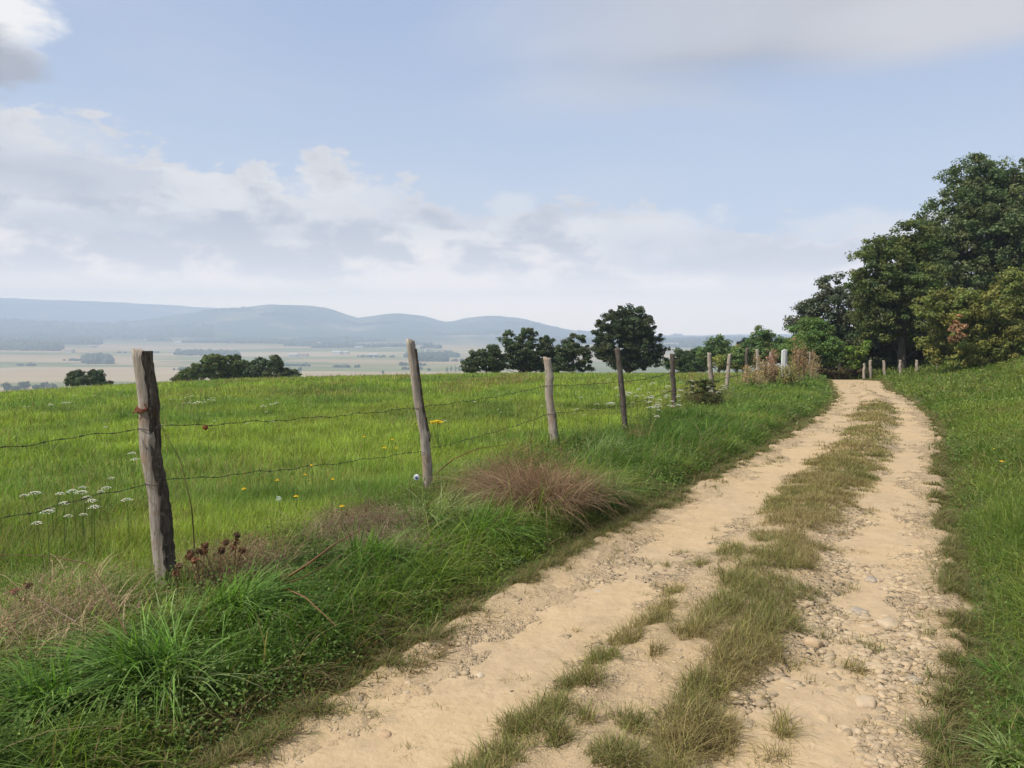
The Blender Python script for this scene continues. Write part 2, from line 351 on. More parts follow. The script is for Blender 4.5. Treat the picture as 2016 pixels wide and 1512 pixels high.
# ------------------------------------------------------------------ the dirt track
GR = [  # median grass: pixel discs u, v, ru, rv
 (1728, 798, 36, 9), (1715, 818, 45, 12), (1700, 845, 52, 16), (1680, 875, 60, 20), (1655, 905, 66, 22), (1630, 935, 72, 24), (1610, 968, 82, 28), (1600, 1000, 70, 24),
 (1545, 990, 50, 22), (1555, 1050, 55, 16), (1515, 1085, 55, 18), (1490, 1115, 50, 16), (1580, 1095, 30, 18), (1570, 1025, 55, 16), (1560, 1072, 34, 24), (1548, 1100, 40, 20), (1440, 1078, 34, 18), (1500, 1050, 30, 10), (1500, 1045, 40, 8),
 (1450, 1135, 70, 22), (1500, 1160, 85, 30), (1440, 1190, 55, 25), (1500, 1210, 80, 40), (1380, 1225, 50, 25), (1470, 1250, 75, 35), (1545, 1160, 30, 30), (1440, 1290, 60, 35),
 (1400, 1340, 60, 30), (1380, 1390, 90, 35), (1250, 1410, 35, 22), (1340, 1440, 70, 35), (1230, 1485, 80, 35), (1330, 1500, 80, 40), (1430, 1420, 45, 30),
 (1285, 1205, 45, 16), (1240, 1240, 42, 18), (1185, 1280, 45, 22), (1140, 1325, 50, 25), (1085, 1370, 52, 26), (1030, 1410, 55, 28), (985, 1455, 65, 32), (930, 1500, 80, 36), (870, 1560, 80, 40),
 (1300, 1180, 30, 10), (1330, 1150, 25, 9), (1540, 1395, 26, 18), (1530, 1450, 50, 14), (1380, 1100, 20, 8), (1265, 1145, 12, 5), (1100, 1440, 30, 14), (1155, 1405, 22, 12), (1290, 1275, 20, 10), (1600, 960, 90, 16), (1715, 880, 30, 14), (1690, 930, 35, 16), (1300, 1600, 160, 60), (800, 1640, 120, 50)]
GD = []
for u, v, ru, rv in GR:
    c0 = np.array(plane_hit(u, v)); c1 = np.array(plane_hit(u+ru, v)); c2 = np.array(plane_hit(u, v-rv)); c3 = np.array(plane_hit(u, v+rv))
    GD.append((c0[0], c0[1], abs(c1[0]-c0[0])*(1.22 if v < 1100 else 1.04), abs(c2[1]-c3[1])/2*(1.3 if v < 1100 else 1.1), (c2-c3)/2))
def med(x, y):
    """grass cover of the crown between the ruts, 0..1"""
    m = np.zeros_like(x)
    for cx, cy_, rx, ry, vv in GD:
        dy = (y-cy_)/ry; dx = (x-cx-vv[0]*dy)/rx
        m = np.maximum(m, 1.25-np.sqrt(dx*dx+dy*dy))
    return sst(m+(fbm(x*5, y*5, 12, 3)-.5)*1.3+(fbm(x*16, y*16, 14, 2)-.5)*.7, .10, .85)
def center(y): return XL(y)*.5+XR(y)*.5
def tt(x, y): return (x-XL(y))/np.maximum(XR(y)-XL(y), .3)
def path_z(x, y):
    t = tt(x, y); W = .0
    ed = np.minimum(t, 1-t)
    rut = -.045*np.exp(-((t-.24)/.15)**2)-.045*np.exp(-((t-.80)/.13)**2)+.035*np.exp(-((t-.53)/.10)**2)
    n = (fbm(x*1.2, y*1.2, 51, 3)-.5)*.06+(fbm(x*6, y*6, 52, 3)-.5)*.042+(fbm(x*24, y*24, 53, 3)-.5)*.020
    ridgel = .03*np.exp(-((t-.42+.04*(fbm(y*.6, y*0, 55)-.5))/.035)**2)*sst(y, 9, 5)
    return H(x, y)+.028+rut+n+ridgel-.06*sst(ed, .0, -.045)
ysl = np.concatenate([np.arange(-3, 1.5, .06), 1.5+np.cumsum(np.geomspace(.012, .10, 700))]); ysl = ysl[ysl < PEND]
tl = np.linspace(-.05, 1.05, 220)
Y, T_ = np.meshgrid(ysl, tl, indexing='ij'); X = XL(Y)+T_*(XR(Y)-XL(Y)); Z = path_z(X, Y)-.12*sst(Y, PEND-1.0, PEND)
grav = np.clip(1.3*np.exp(-((T_-.78)/.16)**2)+.8*np.exp(-((T_-.25)/.13)**2)+(fbm(X*2, Y*2, 61, 3)-.55)*1.6, 0, 1)
nn = len(tl); i = np.arange(len(ysl)-1)[:, None]*nn+np.arange(nn-1)[None]
fc = np.stack([i, i+1, i+nn+1, i+nn], -1).reshape(-1, 4)
tag(mk('dirt_track', np.stack([X, Y, Z], -1).reshape(-1, 3), [fc], DIRT, smooth=True, extra={'grav': grav.ravel()}), kind='structure')

def ico(sub=1):
    import bmesh
    b = bmesh.new(); bmesh.ops.create_icosphere(b, subdivisions=sub, radius=1)
    V = np.array([v.co[:] for v in b.verts]); Fc = np.array([[v.index for v in f.verts] for f in b.faces]); b.free(); return V, Fc
I1 = ico(1); I2 = ico(2); I3 = ico(3)
def stones(P, S, col, base):
    """P (n,3), S (n,3) radii -> merged verts"""
    V0, F0 = base; n = len(P); k_ = len(V0)
    a = RNG.uniform(0, 6.28, n); ca, sa = np.cos(a)[:, None], np.sin(a)[:, None]
    W = V0[None]*(1+.42*(RNG.random((n, k_, 1))-.5)) if k_ < 50 else V0[None]*(1+.20*np.sin(V0[None, :, [0]]*3+RNG.uniform(0, 6, (n, 1, 1)))*np.sin(V0[None, :, [1]]*3.7+RNG.uniform(0, 6, (n, 1, 1))))
    W = np.sign(W)*np.abs(W)**.78
    W = W*S[:, None]
    x = W[..., 0]*ca-W[..., 1]*sa; y = W[..., 0]*sa+W[..., 1]*ca
    V = np.stack([x+P[:, None, 0], y+P[:, None, 1], W[..., 2]+P[:, None, 2]], -1).reshape(-1, 3)
    return V, (F0[None]+np.arange(n)[:, None, None]*k_).reshape(-1, 3), np.repeat(col, k_, 0)
def on_path(n, ylo, yhi, tfun):
    y = ylo+(yhi-ylo)*RNG.random(n)**1.4; t = tfun(n); x = XL(y)+t*(XR(y)-XL(y)); return x, y, t
def stone_cols(n):
    a = np.array([.43, .32, .19]); b = np.array([.34, .265, .18]); c = np.array([.50, .41, .28])
    f = RNG.random((n, 1)); g = RNG.random((n, 1)); return ((a*(1-f)+b*f)*(1-g*.5)+c*g*.5)*RNG.uniform(.72, 1.08, (n, 1))
Vs, Fs, Cs, off = [], [], [], 0
for n, ylo, yhi, tf, lo, hi, base in [
    (2600, 2.2, 6.5, lambda n: np.clip(RNG.normal(.80, .085, n), .55, .97), .010, .036, I2),
    (2600, 3.0, 12, lambda n: np.clip(RNG.normal(.80, .09, n), .55, .97), .010, .030, I1),
    (1300, 2.2, 9, lambda n: np.clip(RNG.normal(.20, .08, n), .02, .5), .008, .026, I1),
    (5200, 2.0, 16, lambda n: RNG.uniform(.02, .98, n), .004, .013, I1), (9000, 2.0, 22, lambda n: RNG.uniform(.03, .97, n), .004, .011, I1)]:
    x, y, t = on_path(n, ylo, yhi, tf)
    keep = (med(x, y) < .5)&(fbm(x*2.5, y*2.5, 71, 3) > (.40 if hi > .02 else .0)); x, y = x[keep], y[keep]; n = len(x)
    r = lo+(hi-lo)*RNG.random(n)**2.2; S = np.stack([r*RNG.uniform(.9, 1.7, n), r*RNG.uniform(.7, 1.1, n), r*RNG.uniform(.38, .62, n)], -1)
    P = np.stack([x, y, path_z(x, y)-S[:, 2]*RNG.uniform(.1, .62, n)], -1)
    v, f, c = stones(P, S, stone_cols(n), base); Vs.append(v); Fs.append(f+off); Cs.append(c); off += len(v)
tag(mk('pebbles', np.concatenate(Vs), [np.concatenate(Fs)], STONE, col=np.concatenate(Cs), smooth=True),
    'small rounded tan pebbles half sunk in the dirt track', 'pebbles', kind='stuff')
for (u, v, wpx, hp, lab, cc) in [
    (757, 1446, 34, .7, 'brown rounded stone lying alone low in the left rut', (.36, .25, .155)),
    (1715, 1143, 30, .35, 'flat grey stone sunk in the right rut, farthest of the big stones', (.29, .25, .205)),
    (1690, 1203, 34, .35, 'flat grey stone beside a patch of cobbles in right rut', (.30, .26, .21)),
    (1748, 1235, 44, .4, 'wide flat tan stone in middle of right rut', (.42, .34, .24)),
    (1600, 1272, 34, .6, 'rounded brown stone at the grassy edge of the right rut', (.40, .30, .19)),
    (1725, 1320, 46, .35, 'broad flat tan stone surrounded by cobbles in right rut', (.42, .33, .22)),
    (1180, 1163, 26, .4, 'small grey stone in left rut beside the long ridge', (.38, .34, .29)),
    (1705, 1385, 48, .4, 'tan squarish cobble low in the right rut', (.43, .34, .23)),
    (1540, 1470, 46, .4, 'flat grey-brown stone by dry tufts at the photo\'s lower edge', (.40, .31, .22)),
    (1815, 1205, 16, .5, 'small dark brown stone near the right verge', (.22, .16, .11)),
    (1800, 1350, 30, .5, 'grey rounded cobble close to right verge grass', (.32, .27, .21)),
    (945, 1330, 20, .5, 'pale little stone among gravel in the left rut', (.48, .40, .29))]:
    p = hit(u, v); d = p[1]; r = wpx/F*d/2
    v_, f_, c_ = stones(np.zeros((1, 3)), np.array([[r*1.1, r*.85, r*hp]]), np.array([cc]), I3)
    o = mk('stone', v_, [f_], STONE, col=c_, smooth=True, loc=(p[0], p[1], float(path_z(p[0], p[1]))+r*hp*.25)); tag(o, lab, 'stone', 'larger stones in the track')

# ------------------------------------------------------------------ grass
def blades(P, h, wd, bend, dirn, col, segs=3, col_tip=None, curl=.0, stiff=0.0):
    """each blade a tapering strip bent towards dirn (angle)"""
    n = len(P); t = np.linspace(0, 1, segs+1); dx, dy = np.cos(dirn), np.sin(dirn)
    b = bend[:, None]; hh = h[:, None]
    hor = hh*b*(t**(1.6+stiff))[None]; ver = hh*(t[None]-.42*np.minimum(b, 1.5)*(t**2)[None]*1.0)
    if curl: ver = ver-hh*curl*b*(t**4)[None]
    wa = dirn+np.pi/2+RNG.uniform(-.7, .7, n)
    wf = (1-t**1.8)*.5*np.where(t < .1, .75, 1)
    cx = P[:, None, 0]+hor*dx[:, None]; cy2 = P[:, None, 1]+hor*dy[:, None]; cz = P[:, None, 2]+ver
    wx = np.cos(wa)[:, None]*wd[:, None]*wf[None]; wy = np.sin(wa)[:, None]*wd[:, None]*wf[None]
    L = np.stack([cx-wx, cy2-wy, cz], -1); Rr = np.stack([cx+wx, cy2+wy, cz], -1)
    V = np.empty((n, 2*segs+1, 3), np.float32); V[:, 0:2*segs:2] = L[:, :segs]; V[:, 1:2*segs:2] = Rr[:, :segs]; V[:, 2*segs] = L[:, segs]
    base = (np.arange(n)*(2*segs+1))[:, None]
    q = np.concatenate([base+np.array([[2*j, 2*j+1, 2*j+3, 2*j+2]]) for j in range(segs-1)]) if segs > 1 else np.zeros((0, 4), int)
    tr = base+np.array([[2*segs-2, 2*segs-1, 2*segs]])
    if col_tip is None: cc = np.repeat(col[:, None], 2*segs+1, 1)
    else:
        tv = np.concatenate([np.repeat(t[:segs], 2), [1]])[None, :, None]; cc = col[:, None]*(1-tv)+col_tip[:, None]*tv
    return V.reshape(-1, 3), q, tr, cc.reshape(-1, 3)
class Bag:
    def __init__(s): s.V, s.Q, s.T, s.C, s.o = [], [], [], [], 0
    def add(s, V, Q, T, Cc):
        s.V.append(V); s.C.append(Cc)
        if len(Q): s.Q.append(Q+s.o)
        if len(T): s.T.append(T+s.o)
        s.o += len(V)
    def build(s, name, m, parent=None, loc=(0, 0, 0), smooth=False):
        fs = ([np.concatenate(s.Q)] if s.Q else [])+([np.concatenate(s.T)] if s.T else [])
        return mk(name, np.concatenate(s.V)-np.array(loc) if parent is None else np.concatenate(s.V), fs, m, parent, np.concatenate(s.C), loc, smooth)
def mixc(a, b, f): a = np.array(a); b = np.array(b); return a*(1-f[:, None])+b*f[:, None]
def wedge(n, r0, r1, a0, a1, pw=0.0):
    u = RNG.random(n); r = r0*(r1/r0)**u if pw == -1 else (r0**(1+pw)+(r1**(1+pw)-r0**(1+pw))*u)**(1/(1+pw))
    a = RNG.uniform(R(a0), R(a1), n); return r*np.sin(a), r*np.cos(a), r
# -- meadow
bg_ = Bag()
def meadow(n, r0, r1, a0, a1, wmin, segs, pw, hs=(.13, .26)):
    x, y, r = wedge(n, r0, r1, a0, a1, pw)
    kf = (x < XF(y)+RNG.normal(0, .25, n)+.1)&(y < 66); x, y, r = x[kf], y[kf], r[kf]; n = len(x)
    z = H(x, y); pt = fbm(x*.45, y*.45, 81, 4); pt2 = fbm(x*.12+4, y*.3, 82, 3); p3 = fbm(x*2.2, y*2.2, 83, 3)
    h = (hs[0]+(hs[1]-hs[0])*RNG.random(n))*(.40+.95*p3)*(1+.2*(r > 20)); wd = np.maximum(.0045, r*wmin)*RNG.uniform(.7, 1.3, n)
    c = mixc((.29, .38, .058), (.165, .265, .048), sst(pt, .40, .68)); c = c*(1-sst(pt2, .5, .72)[:, None]*np.array([.1, .18, .0]))
    dryp = sst(fbm(x*.5+9, y*.22, 84, 4), .50, .70)*(.28+.50*sst(y, 16, 40))
    f = (RNG.random(n) < .05+dryp*.75); c[f] = mixc((.30, .27, .085), (.26, .17, .09), RNG.random(f.sum())); c *= RNG.uniform(.55, 1.40, (n, 1))*(.84+.34*sst(fbm(x*3.1, y*3.1, 86, 3), .3, .7)[:, None])
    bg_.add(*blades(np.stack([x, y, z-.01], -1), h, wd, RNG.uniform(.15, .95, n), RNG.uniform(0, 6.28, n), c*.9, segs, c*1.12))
meadow(130000, 2.0, 9, -62, 12, .0006, 3, 1.0)
meadow(190000, 7, 24, -44, 22, .00075, 2, .35, (.14, .26))
meadow(150000, 20, 60, -42, 26, .0009, 2, .2, (.16, .30))
def stems(n, r0, r1, a0, a1, pw, side, hh=(.28, .5), wm=.0005):
    x, y, r = wedge(n, r0, r1, a0, a1, pw); kf = side(x, y); x, y, r = x[kf], y[kf], r[kf]; n = len(x)
    c = mixc((.36, .30, .13), (.22, .16, .08), RNG.random(n)); g_ = RNG.random(n) < .35; c[g_] = (.17, .23, .06)
    bg_.add(*blades(np.stack([x, y, H(x, y)-.01], -1), RNG.uniform(*hh, n), np.maximum(.0032, r*wm), RNG.uniform(.05, .5, n), RNG.uniform(0, 6.28, n), c*.9, 3, c*1.2))
stems(9000, 2.5, 60, -60, 24, .0, lambda x, y: (x < XF(y))&(y < 62)&(fbm(x*.5, y*.5, 87, 3) > .44))
stems(5000, 2.5, 30, -60, 24, .0, lambda x, y: np.abs(x-XF(y)) < .35, (.22, .45))
tag(bg_.build('meadow_grass', GRASS), 'bright yellow-green meadow grass covering the field behind the fence', 'grass', kind='stuff')

# -- verge between fence and track
bg_ = Bag()
DRYC = ((.36, .29, .13), (.25, .17, .09))
HEAPS = [(*plane_hit(u, v)[:2], r) for u, v, r in ((1060, 985, .8), (985, 985, .6), (730, 1070, .7), (470, 1150, .5), (90, 1280, .6), (1395, 812, .9), (325, 1185, .38), (845, 1015, .38), (1093, 905, .4), (1232, 868, .4), (300, 1330, .4), (100, 1400, .35))]
def verge(n, y0, y1, wmin, segs, long_=.0):
    y = y0*(y1/y0)**RNG.random(n) if y0 > 0 else RNG.uniform(y0, y1, n)
    a = XF(y)-.25; b = XL(y)+.25; s = RNG.random(n); x = a+(b-a)*s; dE = (b-x)*.87
    x = x+(fbm(x*2.2, y*2.2, 90, 3)-.55)*.55*s; dE = (XL(y)+.15-x)*.87
    kf = fbm(x*4, y*4, 95, 3)*.45+fbm(x*1.3, y*1.3, 96, 2)*.35 < dE+.42-.28*sst(y, 4.5, 2.5); x, y, dE = x[kf], y[kf], dE[kf]; n = len(x)
    r = np.hypot(x, y); z = H(x, y); tus = fbm(x*1.6, y*1.6, 91, 3); pt = fbm(x*.8, y*.8, 92, 3)
    hb = .06+.24*sst(dE, .15, .80)-.10*sst(x-XF(y), .45, .05)
    for hx, hy, hr in HEAPS: hb = hb-(.11 if hr > .41 else .20)*np.exp(-(((x-hx)/hr)**2+((y-hy)/(hr*1.3))**2))
    hb = np.maximum(hb, .05); h = hb*(.50+1.0*tus)*RNG.uniform(.55, 1.25, n)*(1+long_)
    wd = np.maximum(.0062+.003*long_, r*wmin)*RNG.uniform(.7, 1.35, n)
    c = mixc((.09, .17, .023), (.215, .30, .050), sst(pt+RNG.normal(0, .1, n), .38, .66))
    ed = .92*sst(dE+(fbm(x*1.7, y*1.7, 99, 3)-.5)*.5, .55, .12)*sst(y, 34, 5)+.07+.25*sst(fbm(x*1.1, y*1.1, 93, 3), .58, .72)
    nf = fbm(x*.9, y*.9, 97, 3)*np.exp(-((x-XF(y)-.15)/.5)**2)*1.0*sst(y, 16, 6)
    f = RNG.random(n) < ed+nf*.55; c[f] = mixc((.30, .265, .11), DRYC[1], RNG.random(f.sum())); c[f] *= .9
    c *= RNG.uniform(.65, 1.3, (n, 1))
    dr = np.where(RNG.random(n) < .6, RNG.normal(-.5, .8, n), RNG.uniform(0, 6.28, n))
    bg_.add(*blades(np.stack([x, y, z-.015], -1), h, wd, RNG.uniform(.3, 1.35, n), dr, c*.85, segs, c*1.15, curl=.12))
verge(95000, 2.0, 9, .0006, 4)
verge(9000, 2.0, 14, .0009, 5, .9)
verge(100000, 7, 42, .0009, 3)
verge(16000, -1.0, 2.1, .0006, 3)

def broad(n, y0, y1, xa, xb, sz, hi, cols):
    y = y0*(y1/y0)**RNG.random(n); x = xa(y)+(xb(y)-xa(y))*RNG.random(n); kf = fbm(x*1.4, y*1.4, 131, 3) > .50; x, y = x[kf], y[kf]; n = len(x)
    r = np.hypot(x, y); P = np.stack([x, y, H(x, y)+RNG.random(n)*hi], -1); nr = np.stack([RNG.normal(0, .5, n), RNG.normal(-.2, .5, n), np.ones(n)], -1); nr /= np.linalg.norm(nr, axis=1)[:, None]
    a = np.cross(nr, RNG.normal(0, 1, (n, 3))); a /= np.linalg.norm(a, axis=1)[:, None]; b = np.cross(nr, a); s = (np.maximum(sz, r*.0016)*RNG.uniform(.6, 1.4, n))[:, None]
    V = np.stack([P-a*s, P+b*s*.55+nr*s*.15, P+a*s, P-b*s*.55+nr*s*.15], 1).reshape(-1, 3); c = mixc(cols[0], cols[1], RNG.random(n))*RNG.uniform(.6, 1.3, (n, 1))
    bg_.add(V, np.arange(n*4).reshape(-1, 4), np.zeros((0, 3), int), np.repeat(c, 4, 0))
def fringe(n, y0, y1, edge, sgn, wm):
    y = y0*(y1/y0)**RNG.random(n); off = RNG.normal(-.10, .10, n); x = edge(y)+sgn*off
    kf = fbm(x*3.2, y*3.2, 133, 3)+fbm(x*11, y*11, 134, 2)*.5 > .76+off*.8; x, y, off = x[kf], y[kf], off[kf]; n = len(x); r = np.hypot(x, y)
    c = mixc((.30, .255, .105), (.22, .155, .08), RNG.random(n)); g_ = RNG.random(n) < .42; c[g_] = mixc((.10, .16, .03), (.19, .23, .05), RNG.random(g_.sum())); c *= RNG.uniform(.55, 1.3, (n, 1))
    bg_.add(*blades(np.stack([x, y, path_z(x, y)-.01], -1), RNG.uniform(.04, .14, n), np.maximum(.0042, r*wm), RNG.uniform(.5, 1.7, n), RNG.uniform(0, 6.28, n), c*.85, 3, c*1.15, curl=.15))
# -- bank on the right and the corner beyond the track's end
fringe(60000, 2.0, 12, XL, 1, .0006); fringe(40000, 8, 41, XL, 1, .0009)
broad(26000, 2.0, 12, lambda y: XF(y)-.2, lambda y: XL(y)-.1, .010, .20, ((.09, .17, .03), (.20, .28, .07)))
broad(14000, 8, 40, lambda y: XF(y)-.2, lambda y: XL(y)-.1, .014, .26, ((.09, .17, .03), (.22, .28, .07)))
tag(bg_.build('verge_grass', GRASS), 'long dark green grass on the verge between fence and track', 'grass', kind='stuff')
bg_ = Bag()
def bank(n, r0, r1, a0, a1, wmin, segs, pw):
    x, y, r = wedge(n, r0, r1, a0, a1, pw); dE = (x-XR(y))*.87
    dE = np.where(y > PEND-.5, 3.0, dE)
    x0 = x; kf = (fbm(x*4, y*4, 101, 3)*.5+fbm(x*1.2, y*1.2, 109, 2)*.4 < dE+.45)&(x > XF(y)-.1)&((y < PEND-.5)|(y < 62)); x, y, r, dE = x[kf], y[kf], r[kf], dE[kf]; n = len(x)
    z = H(x, y); tus = fbm(x*1.3, y*1.3, 102, 3); pt = fbm(x*.6, y*.6, 103, 4)
    h = (.06+.22*sst(dE, 0, .6))*(.6+.9*tus)*RNG.uniform(.6, 1.25, n)*(1+.35*sst(dE, 2, 5)); wd = np.maximum(.005, r*wmin)*RNG.uniform(.7, 1.3, n)
    c = mixc((.115, .205, .03), (.26, .33, .06), sst(pt+RNG.normal(0, .08, n), .36, .62))
    f = RNG.random(n) < .11+.6*sst(dE, .30, .0)+.32*sst(fbm(x*.7, y*.7, 104, 4), .52, .68); c[f] = mixc((.32, .28, .10), (.22, .19, .07), RNG.random(f.sum()))
    c *= RNG.uniform(.65, 1.3, (n, 1))
    dr = np.where(RNG.random(n) < .5, RNG.normal(3.5, .9, n), RNG.uniform(0, 6.28, n))
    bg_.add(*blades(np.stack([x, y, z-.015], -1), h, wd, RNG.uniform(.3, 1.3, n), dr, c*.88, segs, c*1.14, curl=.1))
bank(70000, 1.6, 9, 14, 60, .0006, 4, 1.0)
bank(110000, 6, 26, 16, 50, .0008, 3, .5)
bank(70000, 24, 60, 14, 42, .0010, 2, .3)
fringe(50000, 1.8, 12, XR, -1, .0006); fringe(30000, 8, 41, XR, -1, .0009)
broad(40000, 1.8, 14, lambda y: XR(y)+.1, lambda y: XR(y)+4, .0085, .20, ((.09, .15, .03), (.18, .24, .06)))
broad(40000, 10, 45, lambda y: XR(y)+.1, lambda y: XR(y)+16, .016, .28, ((.10, .18, .03), (.26, .30, .08)))
stems(5000, 6, 55, 14, 50, .2, lambda x, y: (x > XR(y)+1.0)&(fbm(x*.4, y*.4, 88, 3) > .45), (.28, .5))
tag(bg_.build('bank_grass', GRASS), 'tangled green grass covering the bank on the right of the track', 'grass', kind='stuff')

# -- crown of the track
bg_ = Bag()
def strip(n, y0, y1, wmin, segs, thin=0):
    y = y0*(y1/y0)**RNG.random(n); x = XL(y)+(XR(y)-XL(y))*RNG.uniform(.03, .97, n); r = np.hypot(x, y)
    m = med(x, y) if not thin else np.clip(.035*sst(fbm(x*1.6, y*1.6, 118, 3), .48, .66), 0, 1)*(fbm(x*9, y*9, 117, 2) > .6)*6
    kf = RNG.random(n) < m*.72; x, y, r = x[kf], y[kf], r[kf]; n = len(x)
    z = path_z(x, y); tus = fbm(x*4, y*4, 112, 3); pt = fbm(x*1.1, y*1.1, 113, 3)
    h = (.032+.05*tus)*RNG.uniform(.6, 1.7, n)*(1+.3*sst(y, 8, 4)); h = h*(.45 if thin else (.45+.75*m[kf]))
    wd = np.maximum(.0036, r*wmin)*RNG.uniform(.7, 1.3, n)
    c = mixc((.20, .22, .062), (.38, .33, .13), sst(pt, .35, .6)); f = RNG.random(n) < .46+.40*sst(pt, .44, .62); c[f] = mixc((.36, .29, .13), (.24, .18, .085), RNG.random(f.sum()))
    c *= RNG.uniform(.5, 1.45, (n, 1))
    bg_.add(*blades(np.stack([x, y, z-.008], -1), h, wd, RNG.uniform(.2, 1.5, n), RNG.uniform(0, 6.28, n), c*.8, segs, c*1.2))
strip(330000, 2.1, 12, .0005, 3)
strip(120000, 8, 36, .0008, 2)
strip(60000, 2.1, 14, .0005, 3, 1)
tag(bg_.build('track_grass', GRASS), 'dry olive tufts of grass growing between the wheel ruts', 'grass', kind='stuff')

# ------------------------------------------------------------------ tubes
def tube(P, rad, ns=6, jit=0.0, cap=True, seed=0):
    P = np.asarray(P, float); n = len(P); rad = np.broadcast_to(np.asarray(rad, float), (n,))
    T = np.gradient(P, axis=0); T /= np.linalg.norm(T, axis=1)[:, None]+1e-9
    ref = np.array([0, 0, 1.0]) if abs(T[0][2]) < .9 else np.array([1.0, 0, 0])
    A = np.cross(T, ref); A /= np.linalg.norm(A, axis=1)[:, None]+1e-9; B = np.cross(T, A)
    th = np.arange(ns)*2*np.pi/ns; rr = rad[:, None]*(1+jit*(np.random.default_rng(seed).random((n, ns))-.5))
    V = P[:, None]+rr[..., None]*(np.cos(th)[None, :, None]*A[:, None]+np.sin(th)[None, :, None]*B[:, None])
    i = np.arange(n-1)[:, None]*ns+np.arange(ns)[None]; j = np.arange(n-1)[:, None]*ns+(np.arange(ns)[None]+1) % ns
    return V.reshape(-1, 3), np.stack([i, j, j+ns, i+ns], -1).reshape(-1, 4), np.zeros((0, 3), int)
class TB(Bag):
    def tube(s, P, rad, ns=6, col=(1, 1, 1), jit=0., seed=0):
        V, Q, T = tube(P, rad, ns, jit, seed=seed); s.add(V, Q, T, np.tile(np.array(col, float), (len(V), 1)))
def bez(a, b, c, n=8):
    t = np.linspace(0, 1, n)[:, None]; return (1-t)**2*np.array(a)+2*t*(1-t)*np.array(b)+t*t*np.array(c)

# ------------------------------------------------------------------ the fence
fence = empty('barbed_wire_fence', (PB[1][0], PB[1][1], float(H(*PB[1]))), 'old barbed wire fence on leaning weathered wooden posts, running along the meadow', 'fence')
FL = np.array(fence.location)
def post_mesh(base, top, r0, seed, knobby=.1, flat=.0, lean_bow=0.0):
    g = np.random.default_rng(seed); n = 44; ns = 20; t = np.linspace(0, 1, n); ax = top-base
    P = base[None]+ax[None]*t[:, None]; P[:, 0] += lean_bow*np.sin(np.pi*t)+.012*np.interp(t, np.linspace(0, 1, 7), g.normal(0, .6, 7))*r0/.04
    th = np.arange(ns)*2*np.pi/ns
    lob = sum(a*np.cos(q*th+ph)[None] for q, a, ph in ((2, .09, g.uniform(0, 6)), (3, .06, g.uniform(0, 6)), (5, .035, g.uniform(0, 6))))
    nz = np.array([[vnoise(np.array(j*.9), np.array(i_*.22), seed+3) for j in range(ns)] for i_ in range(n)]).reshape(n, ns)
    nz[:, -1] = (nz[:, -2]+nz[:, 0])/2
    rr = r0*(1.06-.14*t[:, None])*(1+lob+knobby*(nz-.5)*2)
    for _ in range(2):
        kt, ka = g.uniform(.3, .85), g.uniform(0, 6.28); rr += r0*.35*np.exp(-((t[:, None]-kt)/.02)**2-((np.angle(np.exp(1j*(th[None]-ka))))/.5)**2)
    if flat: rr = rr*np.where(np.abs(np.angle(np.exp(1j*(th[None]-2.3)))) < 1.0, .80, 1.0)
    A = np.array([1.0, 0, 0]); B = np.array([0, 1.0, 0])
    V = P[:, None]+rr[..., None]*(np.cos(th)[None, :, None]*A+np.sin(th)[None, :, None]*B)
    V[-1, :, 2] += g.normal(0, .006, ns)+np.cos(th+g.uniform(0, 6))*r0*.25
    i = np.arange(n-1)[:, None]*ns+np.arange(ns)[None]; j = np.arange(n-1)[:, None]*ns+(np.arange(ns)[None]+1) % ns
    V = V.reshape(-1, 3); Q = np.stack([i, j, j+ns, i+ns], -1).reshape(-1, 4)
    cidx = len(V); V = np.concatenate([V, [V[-ns:].mean(0)]]); a_ = (n-1)*ns+np.arange(ns); T = np.stack([a_, (n-1)*ns+(np.arange(ns)+1) % ns, np.full(ns, cidx)], -1)
    return V, Q, T, rr, th, P
wires = {0: [], 1: []}
DARK = {4, 5, 8}
